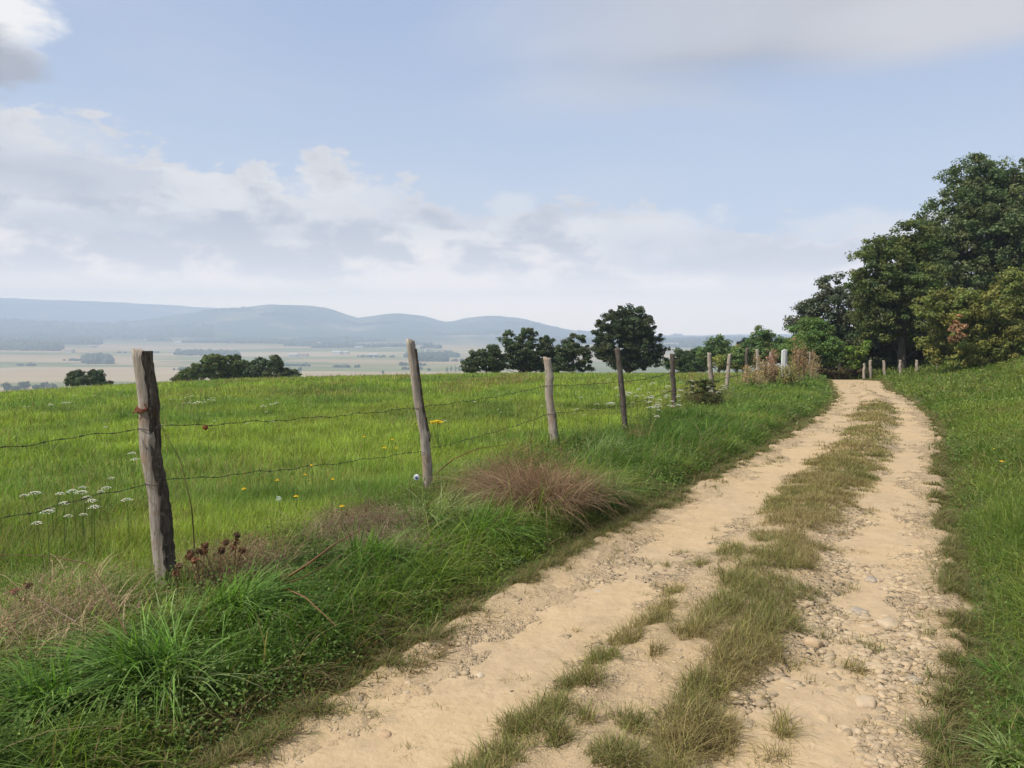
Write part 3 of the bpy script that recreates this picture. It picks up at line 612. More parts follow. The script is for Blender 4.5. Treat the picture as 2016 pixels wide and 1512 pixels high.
for idx, b in enumerate(PB):
    z0 = float(H(b[0], b[1]))
    base = np.array([b[0], b[1], z0-.12])
    if idx == 0: top = base+np.array([-.05, .0, 1.5]); r0 = .06
    else:
        (bu, bv), (tu, tv_), wpx = POSTS[idx-1]; top = at(tu, tv_, b[1]); base = at(bu, bv, b[1]); base = base+(base-top)/np.linalg.norm(base-top)*.30
        r0 = wpx/F*b[1]/2*.93
    V, Q, T, rr, th, P = post_mesh(base, top, r0, 40+idx, .10 if idx else .05, flat=idx == 1, lean_bow=.0 if idx != 2 else .03)
    po = mk('fence_post', V-FL, [Q, T], WOODD if idx in DARK else WOOD, fence, smooth=True)
    if idx == 1: po['label'] = 'thick grey post, rounded on the left with dark bark down its right'
    if idx in DARK: po['label'] = 'dark weathered post'
    if idx in (1, 2, 3, 6):      # strip of bark left on the lee side
        n = len(P); ar = (-1.22, .8) if idx == 1 else (-.75, .35); m_ = 9; aa = np.linspace(ar[0], ar[1], m_)
        t0, t1 = {1: (0, n-1), 2: (20, 41), 3: (4, 22), 6: (6, 40)}[idx]; g = np.random.default_rng(idx)
        ii = np.arange(t0, t1+1); Pb = P[ii]; rb_ = r0*(1.10-.14*np.linspace(0, 1, n)[ii])[:, None]*(1.0+.26*g.random((len(ii), m_)))
        aw = aa[None]*(1-.18*g.random((len(ii), m_))*(np.abs(np.arange(m_)-4) == 4)[None])
        Vb = Pb[:, None]+rb_[..., None]*np.stack([np.cos(aw), np.sin(aw), 0*aw], -1)
        Vi = Pb[:, None]+(r0*.7)*np.stack([np.cos(aw), np.sin(aw), 0*aw], -1)
        Vall = np.concatenate([Vb.reshape(-1, 3), Vi.reshape(-1, 3)]); L_ = len(ii)
        a0_ = np.arange(L_-1)[:, None]*m_+np.arange(m_-1)[None]; q1 = np.stack([a0_, a0_+1, a0_+m_+1, a0_+m_], -1).reshape(-1, 4)
        e_ = np.arange(L_-1)*m_; o2 = L_*m_; q2 = np.stack([e_, e_+m_, e_+m_+o2, e_+o2], -1); e3 = e_+m_-1; q3 = np.stack([e3, e3+o2, e3+m_+o2, e3+m_], -1)
        tp = (L_-1)*m_+np.arange(m_-1); q4 = np.stack([tp, tp+1, tp+1+o2, tp+o2], -1)
        bk = mk('bark', Vall-FL, [q1, q2, q3, q4], BARK, po, smooth=False)
    # wire heights on this post
    ax = (top-base)/np.linalg.norm(top-base)
    gz = z0
    if idx == 0: hz = (gz+1.04, gz+.62)
    elif idx == 1: hz = (at(300, 843, b[1])[2], at(320, 951, b[1])[2])
    elif idx == 2: hz = (at(815, 803, b[1])[2], at(832, 889, b[1])[2])
    else: hz = (gz+.93, gz+.50)
    for s_ in (0, 1):
        f = (hz[s_]-base[2])/(top[2]-base[2]); c0 = base+(top-base)*f
        wp = c0+np.array([-.25, .9, 0])/np.hypot(.25, .9)*r0*1.02; wires[s_].append(wp)
        if 0 < idx < 9:
            tb = TB(); pz = c0; a_ = np.linspace(0, 2*np.pi, 20); rq = r0*1.13
            tb.tube(np.stack([pz[0]+rq*np.cos(a_), pz[1]+rq*np.sin(a_), pz[2]+.006*np.sin(a_*2)], -1)-FL, .0022, 5)
            tb.build('wire_tie', WIRE, po)
    if idx == 1:
        tb = TB()
        for q_ in range(3):
            a_ = np.linspace(2.6, 5.6, 14); pz = base+(top-base)*((at(283, 803+q_*3, b[1])[2]-base[2])/(top[2]-base[2]))
            tb.tube(np.stack([pz[0]+(r0*1.1)*np.cos(a_), pz[1]+(r0*1.1)*np.sin(a_), pz[2]+.008*np.sin(a_*5+q_)], -1)-FL, .0045, 6)
        tb.build('rusty_wire_loop', RUST, po)
        pz = base+(top-base)*((at(283, 806, b[1])[2]-base[2])/(top[2]-base[2]))
        g = np.random.default_rng(4); tb = TB()
        for q_ in range(14):
            a_ = g.uniform(3.4, 5.2); s0 = pz+np.array([r0*1.06*math.cos(a_), r0*1.06*math.sin(a_), g.normal(0, .008)]); tb.tube(bez(s0, s0+g.normal(0, .015, 3), s0+g.normal(0, .018, 3), 5)-FL, .003, 5)
        tb.build('rust_knot', RUST, po)
for s_ in (0, 1):
    pts = []
    W_ = wires[s_]
    for a, b in zip(W_[:-1], W_[1:]):
        L = np.linalg.norm(b-a); n = max(6, int(L/.02)) if a[1] < 14 else max(6, int(L/.08)); t = np.linspace(0, 1, n, endpoint=False)[:, None]; seg = a+(b-a)*t
        sag = .02*L/3; seg[:, 2] += -4*sag*(t*(1-t))[:, 0]; pts.append(seg)
    pts = np.concatenate(pts); g = np.random.default_rng(s_+9)
    s_len = np.concatenate([[0], np.cumsum(np.linalg.norm(np.diff(pts, axis=0), axis=1))])
    pts[:, 2] += .006*np.sin(s_len*9)+.004*np.sin(s_len*23+1)
    tb = TB(); ph = s_len*2*np.pi/.09
    th_ = np.maximum(1.0, pts[:, 1]/9)
    offs = np.stack([np.cos(ph)*.0016, np.zeros_like(ph), np.sin(ph)*.0026], -1)*th_[:, None]
    tb.tube(pts+offs-FL, .0012*th_, 5); tb.tube(pts-offs-FL, .0012*th_, 5)
    wo = tb.build('barbed_wire', WIRE, fence)
    tb = TB(); sb = .05
    while sb < s_len[-1]:
        p = np.array([np.interp(sb, s_len, pts[:, q]) for q in range(3)]); r = max(1, p[1]/9)
        for q_ in range(2):
            d = g.normal(0, 1, 3); d /= np.linalg.norm(d); d[2] *= .8; tb.tube(np.array([p-d*.016, p, p+d*.016])-FL, np.array([.0007, .0017, .0007])*r, 4)
        tb.tube(np.array([p-np.array([.006, .01, 0]), p+np.array([.006, .01, 0])])-FL, .0036*r, 6)
        sb += .115+g.normal(0, .004)
    tb.build('barb', WIRE, wo)['kind'] = 'stuff'

# things caught on the fence
def curled_leaf(name, p, size, label, colr, cat='leaf'):
    g = np.random.default_rng(5); b = Bag(); n = 7; th = np.linspace(-1, 1, n); V = []
    for a in th:
        for c_ in np.linspace(-1, 1, 5): V.append([a*size*.6, .35*size*(c_*c_)+.2*size*a*a, c_*size*.5*math.sqrt(max(0, 1-a*a*.9))-size*.4+g.normal(0, .002)])
    V = np.array(V); i = np.arange(n-1)[:, None]*5+np.arange(4)[None]; Q = np.stack([i, i+1, i+6, i+5], -1).reshape(-1, 4)
    return tag(mk(name, V, [Q], DRYM, col=np.tile(np.array(colr), (len(V), 1)), loc=tuple(p)), label, cat)
W0 = wires[0]; f = .2
pl = None
for q in np.linspace(0, 1, 60):
    c_ = W0[1]+(W0[2]-W0[1])*q; uu = 1008+F*c_[0]/c_[1]
    if uu > 387: pl = c_; break
pl = pl-np.array([0, 0, .035*1.1*4*q*(1-q)])
curled_leaf('dead_leaf', pl, .035, 'small curled rust-brown dead leaf hanging on the top wire right of the nearest post', (.20, .07, .035))
# blue and white tag on the second post
pt_ = at(820, 940, PB[2][1]-.05); tb = TB(); tg = empty('plastic_tag', tuple(pt_), 'small blue and white round plastic tag fixed low on the second post', 'tag')
a_ = np.linspace(0, 2*np.pi, 25); tb.tube(np.stack([a_*0+0, a_*0, a_*0], -1)[:2]+np.array([[0, .02, 0], [0, -.012, 0]]), .026, 16)
V, Q, T = tube(np.array([[0, .02, 0], [0, -.010, 0], [0, -.014, 0], [0, -.0141, 0]]), np.array([.03, .03, .026, .0]), 18); mk('tag_disc', V, [Q], TAGM, tg, smooth=False)
V, Q, T = tube(np.array([[0, -.0142, 0], [0, -.021, 0], [0, -.0211, 0]])+np.array([[.003, 0, -.003]]), np.array([.016, .015, 0]), 14); mk('tag_centre', V, [Q], TAGB, tg, smooth=False)

# white marker post with a slanting board at the far end
p = hit(1541, 752); Yw = p[1]; zb = float(H(p[0], p[1])); top = at(1541, 688, Yw); wz = 11/F*Yw
wp = empty('marker_post', (p[0], p[1], zb), 'bright white painted square post with a slanting board among dry weeds', 'post')
def box(c, s, ch=.0):
    V = np.array([[x, y, z] for x in (-1, 1) for y in (-1, 1) for z in (-1, 1)], float)*np.array(s)/2+np.array(c)
    return V, np.array([[0, 1, 3, 2], [4, 6, 7, 5], [0, 4, 5, 1], [2, 3, 7, 6], [0, 2, 6, 4], [1, 5, 7, 3]])
hgt = top[2]-zb
V, Q = box((0, 0, hgt/2), (wz*.55, wz*.55, hgt)); V[[1, 3, 5, 7], 2] += np.array([-.05, -.05, 0, 0]); mk('post_shaft', V, [Q], WHITE, wp)
V, Q = box((wz*.46, .03, hgt*.55), (wz*.32, wz*.4, hgt*.9)); mk('post_shaft', V, [Q], WHITE, wp)
V, Q = box((wz*.85, -.08, hgt*.26), (wz*.75, .04, hgt*.60)); V[[5, 7], 2] -= .26; mk('slanting_board', V, [Q], WHITE, wp)

# row of posts crossing beyond the end of the track
row = empty('post_row', tuple(at(1760, 742, 41)), 'short row of thin pale posts crossing below the dark trees beyond the track', 'fence'); RL = np.array(row.location)
for i_, (u, vt, vb) in enumerate([(1701, 718, 742), (1713, 711, 742), (1741, 712, 742), (1772, 711, 743), (1805, 711, 744), (1845, 716, 746), (1652, 706, 735), (1643, 704, 733)]):
    yy_ = 40.6+.12*i_; b = at(u+1, vb, yy_); b[2] = float(H(b[0], yy_))-.2; t_ = at(u, vt-2, yy_); V, Q, T, *_ = post_mesh(b, t_, 2.7/F*41, 80+i_, .05)
    mk('fence_post', V-RL, [Q, T], WOOD, row, smooth=True)

# ------------------------------------------------------------------ trees
def leaves(Cn, n_per, spread, size, col, g, flat=.6, up=.35):
    """clumps of rhombic leaves around centres Cn (m,3); spread (m,)"""
    m = len(Cn); n = m*n_per; ci = np.repeat(np.arange(m), n_per)
    d = g.normal(0, 1, (n, 3)); d /= np.linalg.norm(d, axis=1)[:, None]; rr = g.random(n)**.45
    P = Cn[ci]+d*(rr*spread[ci])[:, None]*np.array([1, 1, flat])
    nrm = d+np.array([0, 0, up])+g.normal(0, .55, (n, 3)); nrm /= np.linalg.norm(nrm, axis=1)[:, None]
    a = np.cross(nrm, g.normal(0, 1, (n, 3))); a /= np.linalg.norm(a, axis=1)[:, None]+1e-9; b = np.cross(nrm, a)
    s = (size*g.uniform(.6, 1.35, n))[:, None]
    V = np.stack([P-a*s, P+b*s*.5+nrm*s*.12, P+a*s, P-b*s*.5+nrm*s*.12], 1).reshape(-1, 3)
    Q = np.arange(n*4).reshape(-1, 4)
    cl = col[None]*(g.uniform(.7, 1.35, m)[ci])[:, None]*g.uniform(.75, 1.25, (n, 1))
    cl[:, 0] *= g.uniform(.85, 1.25, m)[ci]
    return V, Q, np.zeros((0, 3), int), np.repeat(cl, 4, 0)
def tree(name, label, y, lobes, base, col, leaf, n_cl, n_per, cl_r, seed, group=None, cat='tree', depth=1.0, trunk_r=None, stems=1, lowfill=True, mleaf=None, dead=None, limbs=34, flat=.6, dy=0.0):
    """lobes: (u, v, ru, rv[, ddepth]) crown lobes as seen; base (u, v or None)"""
    g = np.random.default_rng(seed); bx_ = at(base[0], base[1], y); zb = float(H(bx_[0], y)) if y < 300 else bx_[2]
    B = np.array([bx_[0], y, zb]); root = empty(name, tuple(B), label, cat, group); m = y/F
    LB = []
    for l in lobes:
        c_ = at(l[0], l[1], y+(l[4] if len(l) > 4 else g.uniform(-.4, .4)*l[2]*m))
        LB.append((c_-B, np.array([l[2]*m, (l[2]+l[3])/2*m*depth, l[3]*m])))
    wts = np.array([l[1].prod()**.75 for l in LB]); wts /= wts.sum()
    pick = g.choice(len(LB), n_cl, p=wts); d = g.normal(0, 1, (n_cl, 3)); d /= np.linalg.norm(d, axis=1)[:, None]
    rr = .35+.65*g.random(n_cl)**.55
    rr *= .80+.34*g.random(n_cl)
    Cc = np.array([LB[p_][0] for p_ in pick])+d*rr[:, None]*np.array([LB[p_][1] for p_ in pick])
    Cc[:, 2] = np.maximum(Cc[:, 2], .15)
    sprd = cl_r*m*g.uniform(.55, 1.35, n_cl)
    b = Bag(); b.add(*leaves(Cc, n_per, sprd, leaf*m, np.array(col), g, flat))
    # trunk and limbs
    H_ = Cc[:, 2].max(); tr = trunk_r or H_*.028; t = TB()
    for s_ in range(stems):
        o2 = np.array([g.normal(0, .25), g.normal(0, .25), 0])*(stems > 1)*H_*.15
        tg_ = Cc[:, :].mean(0); tg_[2] = H_*.72; tg_ = tg_+np.array([g.normal(0, 1), g.normal(0, 1), 0])*(stems > 1)*H_*.18
        P = bez(o2+[0, 0, -.3], o2*1.3+[tg_[0]*.2, tg_[1]*.2, H_*.45], tg_, 10); t.tube(P, tr*np.linspace(1.15, .25, 10)/(stems**.4), 8, jit=.15, seed=s_)
        sel = g.choice(n_cl, min(limbs, n_cl), replace=False)
        for q in sel:
            f_ = np.clip(Cc[q][2]/H_*.75, .12, .85); i0 = int(f_*9); s0 = P[i0]; e = Cc[q]; mid = (s0+e)/2+np.array([0, 0, .08*H_*g.uniform(-.5, 1)])
            t.tube(bez(s0, mid, e, 6), tr*.34*np.linspace(1, .14, 6), 5)
    t.build('trunk', TRUNK, root, smooth=True)
    b.build('crown', mleaf or LEAF, root)
    if dead:
        n_ = 22; Cn = at(dead[0], dead[1], y-2.0)-B+g.normal(0, 1, (n_, 3))*np.array([.16, .15, .28]); b = Bag(); b.add(*leaves(Cn, 16, np.full(n_, .16), leaf*m*1.1, np.array([.30, .165, .09]), g))
        dd = b.build('dead_leaves', DRYM, root); dd['kind'] = 'stuff'; dd['label'] = 'rust-brown dead leaves hanging'
    return root
DKG = (.070, .098, .042); OAK = (.095, .130, .036); OLV = (.165, .185, .045); BRT = (.11, .18, .045); GRY = (.085, .105, .060); LOC = (.11, .175, .06)
GRP = 'trees at the end of the track'
tree('tall_tree', 'tallest dark green tree, rising at the right above all the others', 47,
     [(1925, 350, 62, 55), (1985, 350, 45, 50), (1960, 400, 80, 70), (1890, 430, 65, 70), (1990, 470, 85, 110), (1850, 480, 60, 60), (1900, 550, 100, 90), (1830, 560, 70, 70), (1815, 500, 45, 50), (1800, 610, 60, 50), (2060, 420, 90, 110), (2080, 560, 110, 110), (1960, 640, 120, 90)],
     (1950, 740), (.105, .142, .058), 3.2, 1850, 75, 17, 101, GRP, limbs=60)
tree('oak_tree', 'broad olive-green oak leaning over the bend, left of the tallest tree', 43,
     [(1750, 520, 45, 35), (1735, 490, 40, 28), (1800, 470, 45, 40), (1690, 560, 30, 30), (1720, 560, 40, 50), (1790, 570, 70, 60), (1740, 620, 62, 60), (1820, 630, 60, 60), (1790, 500, 35, 28), (1700, 500, 22, 18)], (1775, 740), OAK, 3.1, 620, 80, 15, 102, GRP)
tree('hawthorn_tree', 'yellowish green spreading tree with dead orange leaves, lowest at the right edge', 38,
     [(1880, 610, 70, 45), (1940, 620, 70, 50), (1990, 640, 70, 60), (1880, 670, 60, 50), (2050, 620, 90, 80), (1930, 690, 80, 45), (1850, 600, 35, 25), (2000, 560, 40, 28)], (1945, 745), OLV, 3.2, 620, 80, 15, 103, GRP, dead=(1886, 652))
tree('dark_tree', 'thin-crowned dark greyish tree standing left of the oak', 48,
     [(1640, 560, 32, 28), (1600, 600, 32, 28), (1650, 610, 50, 45), (1690, 650, 45, 60), (1575, 640, 30, 22), (1620, 660, 50, 40), (1700, 590, 25, 30)], (1655, 738), GRY, 3.0, 360, 62, 13, 104, GRP)
tree('hedge_bush', 'dark bushy undergrowth filling the gap below the oak', 46,
     [(1720, 680, 50, 45), (1780, 690, 60, 45), (1745, 722, 40, 16), (1810, 725, 40, 14), (1870, 728, 50, 12), (1840, 690, 60, 45), (1690, 700, 30, 35), (1900, 710, 60, 30), (1960, 700, 60, 40), (2030, 690, 60, 50)], (1790, 742), (.065, .09, .036), 3.0, 760, 70, 14, 105, GRP, cat='bush', stems=3)
tree('locust_tree', 'bright green feathery young tree behind the dry weeds', 42,
     [(1600, 648, 38, 24), (1590, 680, 45, 28), (1630, 690, 35, 30), (1570, 700, 45, 22), (1622, 655, 20, 18)], (1600, 738), BRT, 2.4, 240, 90, 12, 106, GRP)
tree('small_locust', 'feathery grey-green small tree between marker post and hedge', 47,
     [(1500, 662, 26, 18), (1520, 680, 40, 22), (1490, 690, 36, 24), (1545, 690, 40, 28), (1465, 700, 30, 20)], (1508, 738), LOC, 2.2, 240, 80, 10, 107, GRP)
tree('sapling', 'light green wispy sapling on the grass where the track bends', 41.5,
     [(1650, 690, 16, 12), (1672, 700, 26, 20), (1692, 688, 16, 12), (1672, 722, 18, 16), (1710, 672, 8, 6), (1640, 680, 8, 8)], (1680, 742), (.13, .20, .035), 2.4, 60, 70, 9, 108, GRP, limbs=20)
tree('bramble_bush', 'low brownish bush at the foot of the sapling', 41.2, [(1650, 733, 26, 9), (1690, 732, 22, 11), (1625, 728, 22, 8)], (1665, 742), (.085, .075, .035), 2.2, 90, 60, 8, 109, GRP, cat='bush', limbs=8)
G2 = 'bushes along the far side of the meadow'
tree('hedge_bush', 'round dark green bush, highest of the bushes right of the big oak', 62, [(1415, 680, 28, 18), (1430, 700, 32, 18), (1400, 700, 30, 18)], (1415, 735), LOC, 2.4, 170, 60, 9, 111, G2, 'bush')
tree('hedge_bush', 'long low green bush directly right of the big oak', 66, [(1345, 705, 34, 16), (1375, 700, 26, 16), (1320, 715, 26, 12), (1360, 720, 45, 14)], (1350, 738), (.06, .10, .035), 2.4, 190, 60, 8, 112, G2, 'bush')
tree('hedge_bush', 'low olive bush below the feathery small tree', 56, [(1440, 712, 40, 16), (1475, 708, 24, 18), (1455, 690, 16, 10)], (1450, 738), OLV, 2.4, 130, 60, 9, 113, G2, 'bush')
tree('hedge_bush', 'small dark bush peeping over the hedge behind the dark post', 70, [(1470, 672, 10, 5), (1455, 678, 8, 4), (1460, 686, 14, 8)], (1462, 730), (.03, .05, .03), 2.2, 40, 50, 5, 114, G2, 'bush')
tree('round_oak', 'large round dark oak standing alone on the crest of the meadow', 56,
     [(1237, 622, 34, 26), (1212, 640, 36, 32), (1260, 640, 30, 32), (1225, 675, 60, 40), (1262, 680, 42, 40), (1285, 665, 20, 18), (1182, 670, 20, 22), (1190, 690, 24, 22), (1298, 688, 18, 12), (1250, 712, 55, 14), (1205, 712, 30, 14), (1290, 706, 22, 12)], (1236, 742), (.060, .082, .040), 2.6, 620, 70, 8.5, 120, limbs=60, trunk_r=.16)
G3 = 'dark scrubby oaks in a row left of the big round oak'
tree('scrub_oak', 'scrubby dark oak with slim upright top, left end of its row', 58, [(970, 690, 12, 16), (945, 708, 26, 20), (975, 712, 24, 22), (928, 722, 18, 14)], (958, 742), DKG, 2.5, 180, 60, 7, 121, G3)
tree('scrub_oak', 'tallest dark scrub oak in the row left of the round oak', 60, [(1040, 665, 20, 22), (1005, 672, 20, 22), (1030, 695, 38, 30), (1070, 680, 18, 20), (1045, 715, 50, 18), (1000, 712, 24, 20), (1065, 700, 26, 26), (1095, 700, 20, 20)], (1035, 742), DKG, 2.5, 330, 60, 7, 122, G3)
tree('scrub_oak', 'thin see-through scrub oak next to the round oak', 57, [(1135, 672, 18, 18), (1115, 690, 22, 20), (1145, 700, 22, 22), (1110, 715, 26, 16), (1150, 722, 20, 12)], (1128, 742), DKG, 2.5, 180, 48, 6.5, 123, G3)
tree('scrub_oak', 'low dark scrub oak filling the gap before the thin one', 61, [(1090, 705, 22, 20), (1085, 722, 28, 14)], (1088, 742), DKG, 2.5, 80, 60, 7, 124, G3)
G4 = 'dark round trees beyond the middle of the meadow'
tree('meadow_tree', 'rounded dark tree, left end of the clump beyond the meadow', 74, [(400, 728, 30, 16), (372, 738, 26, 12), (420, 712, 26, 16), (352, 748, 14, 8)], (395, 762), OAK, 2.6, 190, 60, 6.5, 131, G4)
tree('meadow_tree', 'tallest rounded tree in the clump beyond the meadow', 76, [(455, 715, 30, 20), (440, 735, 34, 20), (480, 728, 28, 20)], (455, 762), OAK, 2.6, 200, 60, 6.5, 132, G4)
tree('meadow_tree', 'dark tree at the right end of the clump, sloping down to the right', 75, [(515, 720, 22, 18), (545, 716, 20, 16), (535, 735, 34, 18), (570, 738, 20, 10), (505, 738, 24, 18)], (530, 760), DKG, 2.6, 200, 60, 6.5, 133, G4)
tree('meadow_tree', 'small bushy tree with gap in its crown, left of the nearest post', 82, [(150, 740, 16, 12), (168, 748, 22, 10), (142, 752, 16, 8)], (155, 772), (.06, .088, .035), 2.6, 90, 55, 6, 134, G4)
tree('meadow_tree', 'small upright bushy tree close beside the gap-crowned one', 83, [(190, 738, 13, 14), (192, 752, 16, 10), (212, 754, 8, 5)], (190, 772), (.06, .088, .035), 2.6, 80, 55, 6, 135, G4)

# ------------------------------------------------------------------ valley: trees, woods, houses
def fy(v): # distance of the valley floor seen at pixel row v
    a, b, c = ray(1008, v); return -61.2/c*b
def valley_tree(u, v, wpx, hpx, label, group, shape='round', seed=0, colr=(.05, .08, .035)):
    y = fy(v); m = y/F; g = np.random.default_rng(seed+500); B = at(u, v, y); B[2] = float(valley_h(np.array(B[0]), np.array(y), np.hypot(B[0], y), math.atan2(B[0], y)))
    r = empty('valley_tree', tuple(B), label, 'tree', group); n = 26 if shape == 'round' else 16
    b = Bag(); hw = wpx*m/2; hh = hpx*m
    d = g.normal(0, 1, (n, 3)); d /= np.linalg.norm(d, axis=1)[:, None]; rr = g.random(n)**.4*.72
    Cn = d*rr[:, None]*np.array([hw, hw, hh*.42])+np.array([0, 0, hh*.56])
    b.add(*leaves(Cn, 26, np.full(n, hw*.38), hw*.13, np.array(colr), g, .8)); b.build('crown', LEAF, r)
    t = TB(); t.tube([[0, 0, -1], [0, 0, hh*.3], [0, 0, hh*.6]], hw*np.array([.12, .09, .04]), 6); t.build('trunk', TRUNK, r); return r
for i_, (u, v, ww, hp) in enumerate([(880, 737, 8, 17), (889, 737, 8, 20), (897, 737, 8, 22), (905, 737, 8, 20), (914, 738, 9, 22)]):
    valley_tree(u, v, ww, hp, 'slim grey-green tree in the short valley row left of the scrub oaks', 'row of slim trees in the valley', 'tall', i_)
valley_tree(590, 737, 12, 20, 'single tree in the valley just right of the meadow clump', None, seed=21)
valley_tree(754, 739, 7, 12, 'tiny lone tree in the valley field left of the second post', None, seed=22)
valley_tree(845, 731, 10, 6, 'low wide bush alone in the valley just right of the second post', None, seed=23)
for i_, (u, v, ww, hp, lb) in enumerate([(15, 772, 26, 22, 'blurred blue-grey tree at the far left edge below the fields'), (48, 772, 26, 26, 'tallest hazy grey tree of the left valley row'), (72, 772, 22, 18, 'low hazy tree between two taller ones, left valley row'), (88, 772, 20, 24, 'round hazy grey tree near right end of the left valley row'), (104, 772, 18, 22, 'last hazy tree at the right end of the left valley row'), (32, 772, 22, 16, 'low hazy tree beside the tallest of the left valley row')]):
    valley_tree(u, v, ww, hp, lb, 'hazy trees low on the left in the valley', seed=30+i_)
# woods and hedges that read as a mass
V0, F0 = I1
def wood(name, label, spec, seed):
    g = np.random.default_rng(seed); P, S = [], []
    for (u0, u1, v0, v1, n, s0, s1) in spec:
        u = g.uniform(u0, u1, n); v = g.uniform(v0, v1, n); y = np.array([fy(q) for q in v]); a = (u-1008)/F
        x = a*y*1.0/(CP); t = np.arctan2(x, y); r = np.hypot(x, y); z = valley_h(x, y, r, t)
        s = g.uniform(s0, s1, n); P.append(np.stack([x, y, z+s*.5], -1)); S.append(np.stack([s*g.uniform(.9, 1.5, n), s*g.uniform(.8, 1.2, n), s*g.uniform(.8, 1.1, n)], -1))
    P = np.concatenate(P); S = np.concatenate(S); n = len(P); k_ = len(V0)
    W = V0[None]*(1+.5*(g.random((n, k_, 1))-.5))*S[:, None]+P[:, None]
    cc = np.array([.038, .06, .028])*g.uniform(.7, 1.5, (n, 1))
    return tag(mk(name, W.reshape(-1, 3), [(F0[None]+np.arange(n)[:, None, None]*k_).reshape(-1, 3)], LEAF, col=np.repeat(cc, k_, 0)), label, 'wood', kind='stuff')
wood('valley_wood', 'dark blue-green wood spread along the left of the valley', [(-400, 120, 677, 700, 2600, 7, 12), (100, 200, 678, 690, 500, 7, 11), (-400, 250, 672, 680, 1500, 8, 14), (200, 420, 675, 681, 500, 6, 10)], 61)
wood('valley_copse', 'small hazy copse in the tan fields above the small bushy trees', [(168, 218, 709, 716.5, 260, 5, 8)], 62)
hs = []
g = np.random.default_rng(9)
for _ in range(46):
    u = g.uniform(-200, 1900); v = 664+g.random()**1.2*28; L = g.uniform(20, 150); hs.append((u, u+L, v, v+g.uniform(.2, .9), int(L*.9), 4, 8))
for _ in range(16):
    u = g.uniform(-50, 1000); v = g.uniform(695, 728); L = g.uniform(15, 90); hs.append((u, u+L, v, v+.35, int(L*.35), 2.0, 4.0))
hs += [(440, 700, 681, 686, 260, 6, 9), (800, 900, 700, 704, 160, 5, 7), (820, 880, 706, 711, 120, 5, 8), (1010, 1500, 676, 684, 500, 6, 10), (350, 470, 697, 702, 160, 4, 7)]
wood('hedgerows', 'broken hedgerows and thickets scattered across the hazy valley', hs, 63)
# farm houses: pale walls and roofs
def gable(L, W, Hh, rh):
    V = np.array([[-L/2, -W/2, 0], [L/2, -W/2, 0], [L/2, W/2, 0], [-L/2, W/2, 0], [-L/2, -W/2, Hh], [L/2, -W/2, Hh], [L/2, W/2, Hh], [-L/2, W/2, Hh], [-L/2, 0, Hh+rh], [L/2, 0, Hh+rh]])
    wq = [[0, 1, 5, 4], [1, 2, 6, 5], [2, 3, 7, 6], [3, 0, 4, 7]]; wt = [[4, 8, 7], [5, 6, 9]]
    e = .6; Rv = np.array([[-L/2-e, -W/2-e, Hh-.15], [L/2+e, -W/2-e, Hh-.15], [L/2+e, 0, Hh+rh+.12], [-L/2-e, 0, Hh+rh+.12], [-L/2-e, W/2+e, Hh-.15], [L/2+e, W/2+e, Hh-.15]])
    R2 = Rv+np.array([0, 0, .35]); RV = np.concatenate([Rv, R2]); rq = [[6, 7, 8, 9], [9, 8, 11, 10], [0, 3, 2, 1], [3, 4, 5, 2], [0, 1, 7, 6], [4, 10, 11, 5], [1, 2, 8, 7], [2, 5, 11, 8], [0, 6, 9, 3], [3, 9, 10, 4]]
    return V, wq, wt, RV, rq
PALE = flat_mat('pale_render', (.52, .48, .42), .8, 0, .12, .2); ROOF = flat_mat('tile_roof', (.34, .22, .17), .9, 0, .3, .5); GREY = flat_mat('grey_roof', (.42, .41, .40), .6, 0, .2, .4); WIN = flat_mat('window_dark', (.04, .05, .06), .3, 0, .1, 1)
HS = [(585-400, 694, 'low pale farmhouse just above the hazy copse'), (118, 673.5, 'pale house on the slope above the left wood'), (152, 673, 'long pale barn beside the house above the left wood'), (138, 702, 'small pale house at the right foot of the left wood'),
      (228, 678, 'pale barn on the distant strip of light fields'), (282, 677, 'long white barn right of the left wood, far away'), (183, 688, 'white house at the edge of the wood left of the nearest post'), (352, 686, 'pale house behind the meadow clump'),
      (413, 684, 'white house in the hazy fields behind the meadow clump'), (630, 685, 'white farmhouse halfway between the first two posts'), (707, 692, 'small white house left of the second post'),
      (578, 704, 'bright barn on the farm right of the meadow clump'), (595, 703, 'second roofed barn on the farm right of the meadow clump'), (680, 699, 'long barn in the middle of the valley hamlet'), (664, 699, 'short house in the middle of the valley hamlet'),
      (842, 695, 'white house right of the second post'), (928, 671, 'tiny white house below the third hill'), (735, 703, 'small house next to a hedge left of the second post'), (870, 701, 'pale barn left of the scrub oaks'), (350, 700, 'tan barn half hidden behind the meadow clump')]
for i_, (u, v, lb) in enumerate(HS):
    g = np.random.default_rng(i_+70); y = fy(v); B = at(u, v, y); x = B[0]; z = float(valley_h(np.array(x), np.array(y), math.hypot(x, y), math.atan2(x, y)))
    L = g.uniform(12, 26); W = g.uniform(8, 11); Hh = g.uniform(4, 6); rh = g.uniform(1.8, 3)
    r = empty('farm_house', (x, y, z), lb, 'house', 'farmhouses and barns in the valley'); r.rotation_euler[2] = g.uniform(-.5, .5)
    V, wq, wt, RV, rq = gable(L, W, Hh, rh); mk('wall', V, [np.array(wq), np.array(wt)], PALE, r); mk('roof', RV, [np.array(rq)], GREY if i_ % 3 else ROOF, r)
    for wx in np.arange(-L/2+2, L/2-1, 3.5): V, Q = box((wx, -W/2-.02, 2.0), (1.1, .1, 1.4)); mk('window', V, [Q], WIN, r)

